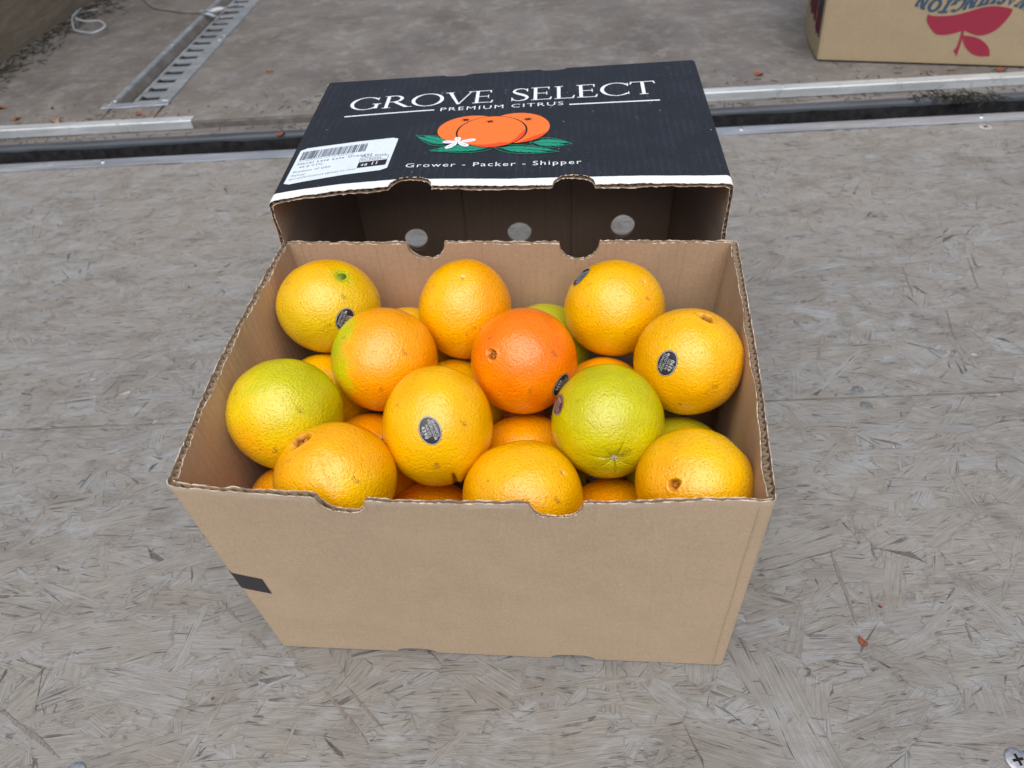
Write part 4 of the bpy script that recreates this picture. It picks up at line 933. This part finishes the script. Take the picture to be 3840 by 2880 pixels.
# =================================================================== APPLE CARTON (upside down)
AO = np.array([.7483, 1.5642, IZ+.0045]); AE = np.array([.95898, -.28349, 0.]); AN = np.array([.28349, .95898, 0.])
apple = empty('apple_carton', tuple(AO+AE*.25+AN*.15)); tag(apple, 'tan apple carton standing upside down on the truck bed with a red apple print', 'carton')
AW, AD, AH = .50, .32, .30
ab = [AO, AO+AE*AW, AO+AE*AW+AN*AD, AO+AN*AD-AE*.004]; ar = [AO+AE*(-.028)+np.array([0, 0, AH]), AO+AE*(AW+.02)+np.array([0, 0, AH]), AO+AE*(AW+.02)+AN*AD+np.array([0, 0, AH]), AO-AE*.03+AN*AD+np.array([0, 0, AH])]
al = Loop(ab, ar, .005, (0, 0, 0, lambda u, v: .010*math.sin(math.pi*u)), H=AH)
aw = [wall('wall_panel', al, i, apple, t=.005, m_out=CB_APPLE, m_in=CB_APPLE, seed=30+i, step=.008, rows=8, base_n=()) for i in range(4)]
g = Geo(); tp = [al.pt(i, 0.02, .985)[0] for i in range(4)]; g.add([p for p in tp]+[p-np.array([0, 0, .004]) for p in tp], [(0, 1, 2, 3), (7, 6, 5, 4), (0, 4, 5, 1), (1, 5, 6, 2), (2, 6, 7, 3), (3, 7, 4, 0)]); g.obj('bottom_panel', CB_APPLE, apple)
g = Geo(); g.box(tuple(AO+AE*.25+AN*.16+np.array([0, 0, -.0015])), (.46, .27, .0056), math.atan2(AE[1], AE[0])); g.obj('lift_slab', CB_APPLE, apple)  # added inset slab, lifts the carton so a contact shadow shows below
def ap(x, z, h=0.): p, n, L = al.frame(0, .5, min(z/1000/AH, 1)); q = AO+AE*x/1000+np.array([0, 0, z/1000]); return q-AN*(.0005+h)
def ap_ink(name, V, F, mat, h=0.): return mesh_obj(name, [ap(v[0], v[1], h+(v[2] if len(v) > 2 else 0)) for v in V], F, mat, aw[0])
AP = [(196.4, 98.3), (208, 95.5), (220.8, 95.2), (245.3, 97.2), (267.6, 103.5), (289.1, 111.3), (304, 115), (317.7, 115.9), (336.5, 114.3), (352.0, 111.3)]
AP2 = [(352.5, 101), (346.6, 84.4), (337.1, 70), (321.8, 61.2), (307.4, 59.3), (293.6, 62.6), (279.5, 68.6), (274.1, 67.3), (258.6, 61.7), (240.8, 58.2), (224.5, 60.8), (207.9, 74.8), (198.3, 87.4)]
def open_spline(P, n=5):
    P = np.array(P, float); Q = []
    for i in range(len(P)-1):
        p0, p1, p2, p3 = P[max(i-1, 0)], P[i], P[i+1], P[min(i+2, len(P)-1)]
        for k_ in range(n): t = k_/n; Q.append(tuple(.5*((2*p1)+(-p0+p2)*t+(2*p0-5*p1+4*p2-p3)*t*t+(-p0+3*p1-3*p2+p3)*t**3)))
    Q.append(tuple(P[-1])); return Q
pts = open_spline(AP)+open_spline([AP[-1]]+AP2[:6]+[(278.5, 68.4)])[1:]+open_spline(AP2[7:]+[AP[0]])[:-1]
ap_ink('apple_print', pts, [tuple(range(len(pts)))], APR)
stem_p = [(273.5, 66.8), (278.2, 68.6), (280.5, 57), (282, 38.6), (283.4, 16.4), (279.0, 20.5), (272.7, 27.6), (276.2, 35.4), (275.2, 54.3)]
ap_ink('stem_print', stem_p, [tuple(range(len(stem_p)))], APR, .00008)
lp_ = open_spline([(279.5, 58.6), (294.1, 57.6), (308, 54.5), (318.6, 50.2), (334.0, 40.1), (342, 30), (347.2, 18.5)])+open_spline([(347.2, 18.5), (326.5, 17.8), (309.0, 23.3), (292.5, 36.2), (284, 47), (279.5, 58.6)])[1:-1]
ap_ink('leaf_print', lp_, [tuple(range(len(lp_)))], APR, .00004)
heads = [(160, 116), (172.3, 111.5), (192.5, 104.5), (216.6, 100.5), (232.0, 101.0), (255.1, 105.8), (278.9, 112.4), (298.8, 118.2), (321.8, 121.5), (348.0, 117.5), (372.3, 110.2), (392, 102)]
k, adv = serif_text('WASHINGTON', w=.30, t=.17, se=.07, sh=.16)
def wfn(x, y):
    s = 384-(x/adv)*(384-168)-(y-.5)*7.; z = np.interp(s, [p[0] for p in heads], [p[1] for p in heads]); return (s, float(z)+(1-y)*26.)
V2, F_ = k.mesh(fn=wfn, lift=3e-5); ap_ink('state_lettering', V2, F_, APB)
V = []; F = []
for i in range(21): s = 205+60*i/20; V += [(s, 131.5+1.5*((i-10)/10)**2), (s, 150)]
for i in range(20): F.append((2*i, 2*i+1, 2*i+3, 2*i+2))
ap_ink('arc_print', V, F, APB, .0008)
# dark and crimson print on the short side
def side_ink(name, pts, mat, h=.0006): return mesh_obj(name, [on_wall(al, 3, u, z, h) for u, z in pts], [tuple(range(len(pts)))], mat, aw[3])
for u0, u1, z0, z1, mt, hh in ((.80, .96, .045, .28, APD, .0006), (.45, .78, .06, .28, APS, .0007), (.52, .70, .09, .24, APD, .0011), (.81, .93, .05, .09, APS, .0011)):
    n = 6
    V = []; F = []
    for i in range(n+1):
        u = u0+(u1-u0)*i/n; V += [on_wall(al, 3, u, z0+.006*math.sin(i*2.1), hh), on_wall(al, 3, u, z1, hh)]
    for i in range(n): F.append((2*i, 2*i+1, 2*i+3, 2*i+2))
    mesh_obj('side_print', V, F, mt, aw[3])

# =================================================================== SMALL THINGS
def fragment(name, x, y, z, size, mat, label, cat, group, seed, asp=.6):
    r = random.Random(seed); n = 11; V = []; F = []
    for lay in (0, 1):
        for k_ in range(n):
            a = 2*math.pi*k_/n; q = size*r.uniform(.6, 1.) if lay == 0 else None
            if lay == 0: V.append([q*math.cos(a), q*asp*math.sin(a), size*.22*math.cos(2*a+seed)+size*.22])
    top_ = [list(v) for v in V]
    rot = r.uniform(0, 6.28); ca, sa = math.cos(rot), math.sin(rot); out = []
    for dz in (.0, .0007):
        for vx, vy, vz in top_: out.append((x+vx*ca-vy*sa, y+vx*sa+vy*ca, z+vz+dz+.0002))
    out += [(x, y, z+.0006), (x, y, z+.0013+size*.1)]
    for k_ in range(n): F.append((n+k_, n+(k_+1) % n, 2*n+1)); F.append(((k_+1) % n, k_, 2*n)); F.append((k_, (k_+1) % n, n+(k_+1) % n, n+k_))
    o = mesh_obj(name, np.array(out)-np.array([x, y, z]), F, mat); o.location = (x, y, z); tag(o, label, cat, group); return o
GL = 'dead leaf fragments scattered about'
for i, (x, y, z, s, lb) in enumerate([(.309, .251, .0003, .0065, 'largest rust brown leaf fragment on the strand board, right of the orange carton'), (-.298, .243, .0003, .002, 'small brown leaf crumb on the strand board left of the carton'), (.340, .284, .0003, .0024, 'tiny dark leaf crumb near the dark gouge on the strand board'),
    (-1.155, 1.637, IZ, .012, 'rust red leaf fragment on the truck bed at the far left edge'), (-1.086, 1.567, IZ, .010, 'small red leaf fragment beside the left aluminium trim'), (-.798, 1.540, IZ+.002, .009, 'red brown leaf fragment in front of the cargo track'), (-.543, 1.748, IZ, .010, 'lone brown leaf fragment on the truck bed right of the cargo track'),
    (-.46, 1.425, .0045, .012, 'red leaf fragment lying on the dusty ledge left of the black lid'), (.60, 1.51, IZ+.0005, .013, 'orange brown leaf fragment behind the right aluminium trim'), (1.10, 1.435, IZ+.002, .014, 'orange leaf fragment beneath the apple carton at the right edge')]):
    fragment('leaf_fragment', x, y, z, s, LEAF, lb, 'leaf fragment', GL, 50+i)
GC = 'wood chips on the truck bed'
for i, (x, y, s, lb) in enumerate([(-.985, 1.535, .020, 'long pale wood chip lying beside the left aluminium trim'), (-1.03, 1.62, .014, 'short wood chip behind the left aluminium trim'), (-.865, 1.545, .009, 'small wood chip in front of the left corner of the cargo track'), (-.83, 1.56, .008, 'tan wood chip nearest the near end of the cargo track'), (.44, 1.412, .012, 'forked tan wood chip on the dusty ledge right of the black lid')]):
    fragment('wood_chip', x, y, IZ if y > 1.45 else .0045, s, CHIP, lb, 'wood chip', GC, 80+i, .28)
def debris(n, fs, label_seed, sz=(.004, .02)):
    g = Geo(); r = random.Random(label_seed)
    for i in range(n):
        x, y, z = fs(r); a = r.uniform(0, 3.14); l_ = r.uniform(*sz); d = Vector((math.cos(a), math.sin(a), r.uniform(-.1, .25)))*l_/2; c_ = Vector((x, y, z+.0012))
        g.tube([c_-d, c_+Vector((r.uniform(-.1, .1)*l_, r.uniform(-.1, .1)*l_, .0008)), c_+d], r.uniform(.0003, .0011), 3)
    return g
def f_edge(r):
    s = r.uniform(-1.5, 1.35); 
    if r.random() < .5: x, y = F2(s, .156+abs(r.gauss(0, .05))+.022); return x, y, IZ
    x, y = F2(s, r.uniform(.121, .148)); return x, y, .004
tag(debris(420, f_edge, 1).obj('plant_debris', DEBRIS), kind='stuff')
def f_clump(r): x, y = F2(.97+r.gauss(0, .04), .098+r.gauss(0, .016)); return x, y, .005+abs(r.gauss(0, .004))
tag(debris(200, f_clump, 2, (.005, .022)).obj('plant_debris', MOSS), kind='stuff')
def f_chan(r): x, y = F2(r.uniform(-1.3, 1.3), r.uniform(.045, .08)); return x, y, -.032+.008*r.random()
tag(debris(200, f_chan, 3, (.004, .02)).obj('plant_debris', DEBRIS), kind='stuff')
def f_wall(r): y = r.uniform(1.6, 3.2); x = -1.315+(y-1.936)*.0925+abs(r.gauss(.0, .05))+.004; return x, y, IZ
g = debris(1500, f_wall, 4, (.006, .028)); tag(g.obj('moss_grime', MOSS), kind='stuff')
def f_chips(r):
    s = r.uniform(-1.3, -.55); x, y = F2(s, .18+abs(r.gauss(0, .03))); return x, y, IZ
g = debris(60, f_chips, 5, (.006, .02)); tag(g.obj('wood_shavings', CHIP), kind='stuff')
# curled strips of white plastic strapping
def ribbon(name, pts, wid, lab):
    P = np.array(open_spline(pts, 8)); V = []; F = []
    for i in range(len(P)):
        d = P[min(i+1, len(P)-1)]-P[max(i-1, 0)]; d /= np.linalg.norm(d)+1e-9; t = i/len(P); tilt = math.sin(t*9+1)
        nrm = np.cross(d, (0, 0, 1)); nrm /= np.linalg.norm(nrm)+1e-9; wv = nrm*math.cos(tilt)+np.array([0, 0, 1])*math.sin(tilt); ww = wid*(1 if .04 < t < .96 else .5)
        nn_ = np.cross(wv, d)*.0004
        for sgn in (-1, 1): q = P[i]+wv*ww/2*sgn; V.append(q+nn_); V.append(q-nn_)
    for i in range(len(P)-1):
        a = i*4; b = a+4; F += [(a, b, b+2, a+2), (a+3, b+3, b+1, a+1), (a+1, b+1, b, a), (a+2, b+2, b+3, a+3)]
    F += [(0, 2, 3, 1), tuple(len(V)-4+k_ for k_ in (1, 3, 2, 0))]
    c_ = P.mean(0); c_[2] = IZ; o = mesh_obj(name, np.array(V)-c_, F, PLASTIC, None, True); o.location = tuple(c_); tag(o, lab, 'plastic strip', 'white plastic strips on the truck bed'); return o
z_ = IZ+.006
ribbon('plastic_strip', [(-1.268, 2.40, z_), (-1.262, 2.32, z_), (-1.235, 2.25, z_), (-1.20, 2.18, z_), (-1.157, 2.141, z_+.004), (-1.115, 2.115, z_+.008), (-1.095, 2.15, z_+.012), (-1.13, 2.20, z_+.014), (-1.18, 2.22, z_+.010), (-1.215, 2.24, z_+.016), (-1.225, 2.31, z_+.012), (-1.19, 2.34, z_+.008)], .0045, 'curled loop of white plastic strapping near the side wall')
ribbon('plastic_strip', [(-.851, 2.249, z_+.004), (-.81, 2.25, z_+.006), (-.775, 2.262, z_+.008), (-.735, 2.285, z_+.006)], .012, 'white plastic strip lying across the cargo track')
ribbon('plastic_strip', [(-.853, 2.247, z_+.006), (-.82, 2.225, z_+.004), (-.79, 2.195, z_+.004), (-.765, 2.18, z_+.003)], .008, 'shorter tail of white plastic strip pointing toward the front on the cargo track')
g = Geo(); g.tube([tuple(p) for p in open_spline([(-1.12, 2.50, IZ+.002), (-1.032, 2.357, IZ+.003), (-.96, 2.31, IZ+.002), (-.907, 2.275, IZ+.004), (-.852, 2.249, IZ+.006)], 6)], .0014, 6)
tag(g.obj('twine', DEBRIS), 'thin brown twine leading to the white strips on the cargo track', 'twine')
# dark gouges in the strand board, part of the floor
def gouge(x0, y0, x1, y1, wd, parent):
    n = 9; V = []; F = []; r = random.Random(int(x0*1000)); d = np.array([x1-x0, y1-y0], float); L = np.hypot(*d); d /= L; nn_ = np.array([-d[1], d[0]])
    for i in range(n+1):
        t = i/n; w_ = wd*(math.sin(math.pi*t)**.6+.05)*r.uniform(.6, 1.1); c_ = np.array([x0, y0])+d*L*t+nn_*r.uniform(-.2, .2)*wd
        V += [(*(c_+nn_*w_/2), .00042), (*(c_-nn_*w_/2), .00042)]
    for i in range(n): F.append((2*i, 2*i+1, 2*i+3, 2*i+2))
    o = mesh_obj('gouge', V, F, GOUGE, parent); return o
tg = MT('gouged_wood'); ob_ = tg.obj(); gn = tg.noise(tg.scale(ob_, (500, 90, 1)), 1, 3, .6); tg.set('Base Color', tg.mix(tg.ramp(gn, .35, .65), (.12, .108, .098), (.21, .19, .17))); tg.set('Roughness', .85); GOUGE = tg.m
for a in ((.317, .350, .311, .266, .0042), (.412, .263, .408, .244, .003), (-.314, .34, -.288, .315, .003), (-.28, .305, -.257, .286, .0035), (-.195, .244, -.151, .198, .0035), (-.175, .247, -.135, .204, .002), (-.499, .249, -.422, .201, .004), (.712, .825, .687, .746, .0022), (.607, .814, .588, .736, .0025), (-.391, .473, -.357, .51, .0016), (.62, .71, .60, .64, .003)):
    gouge(*a, brd[0] if a[1] > .6 else brd[1])
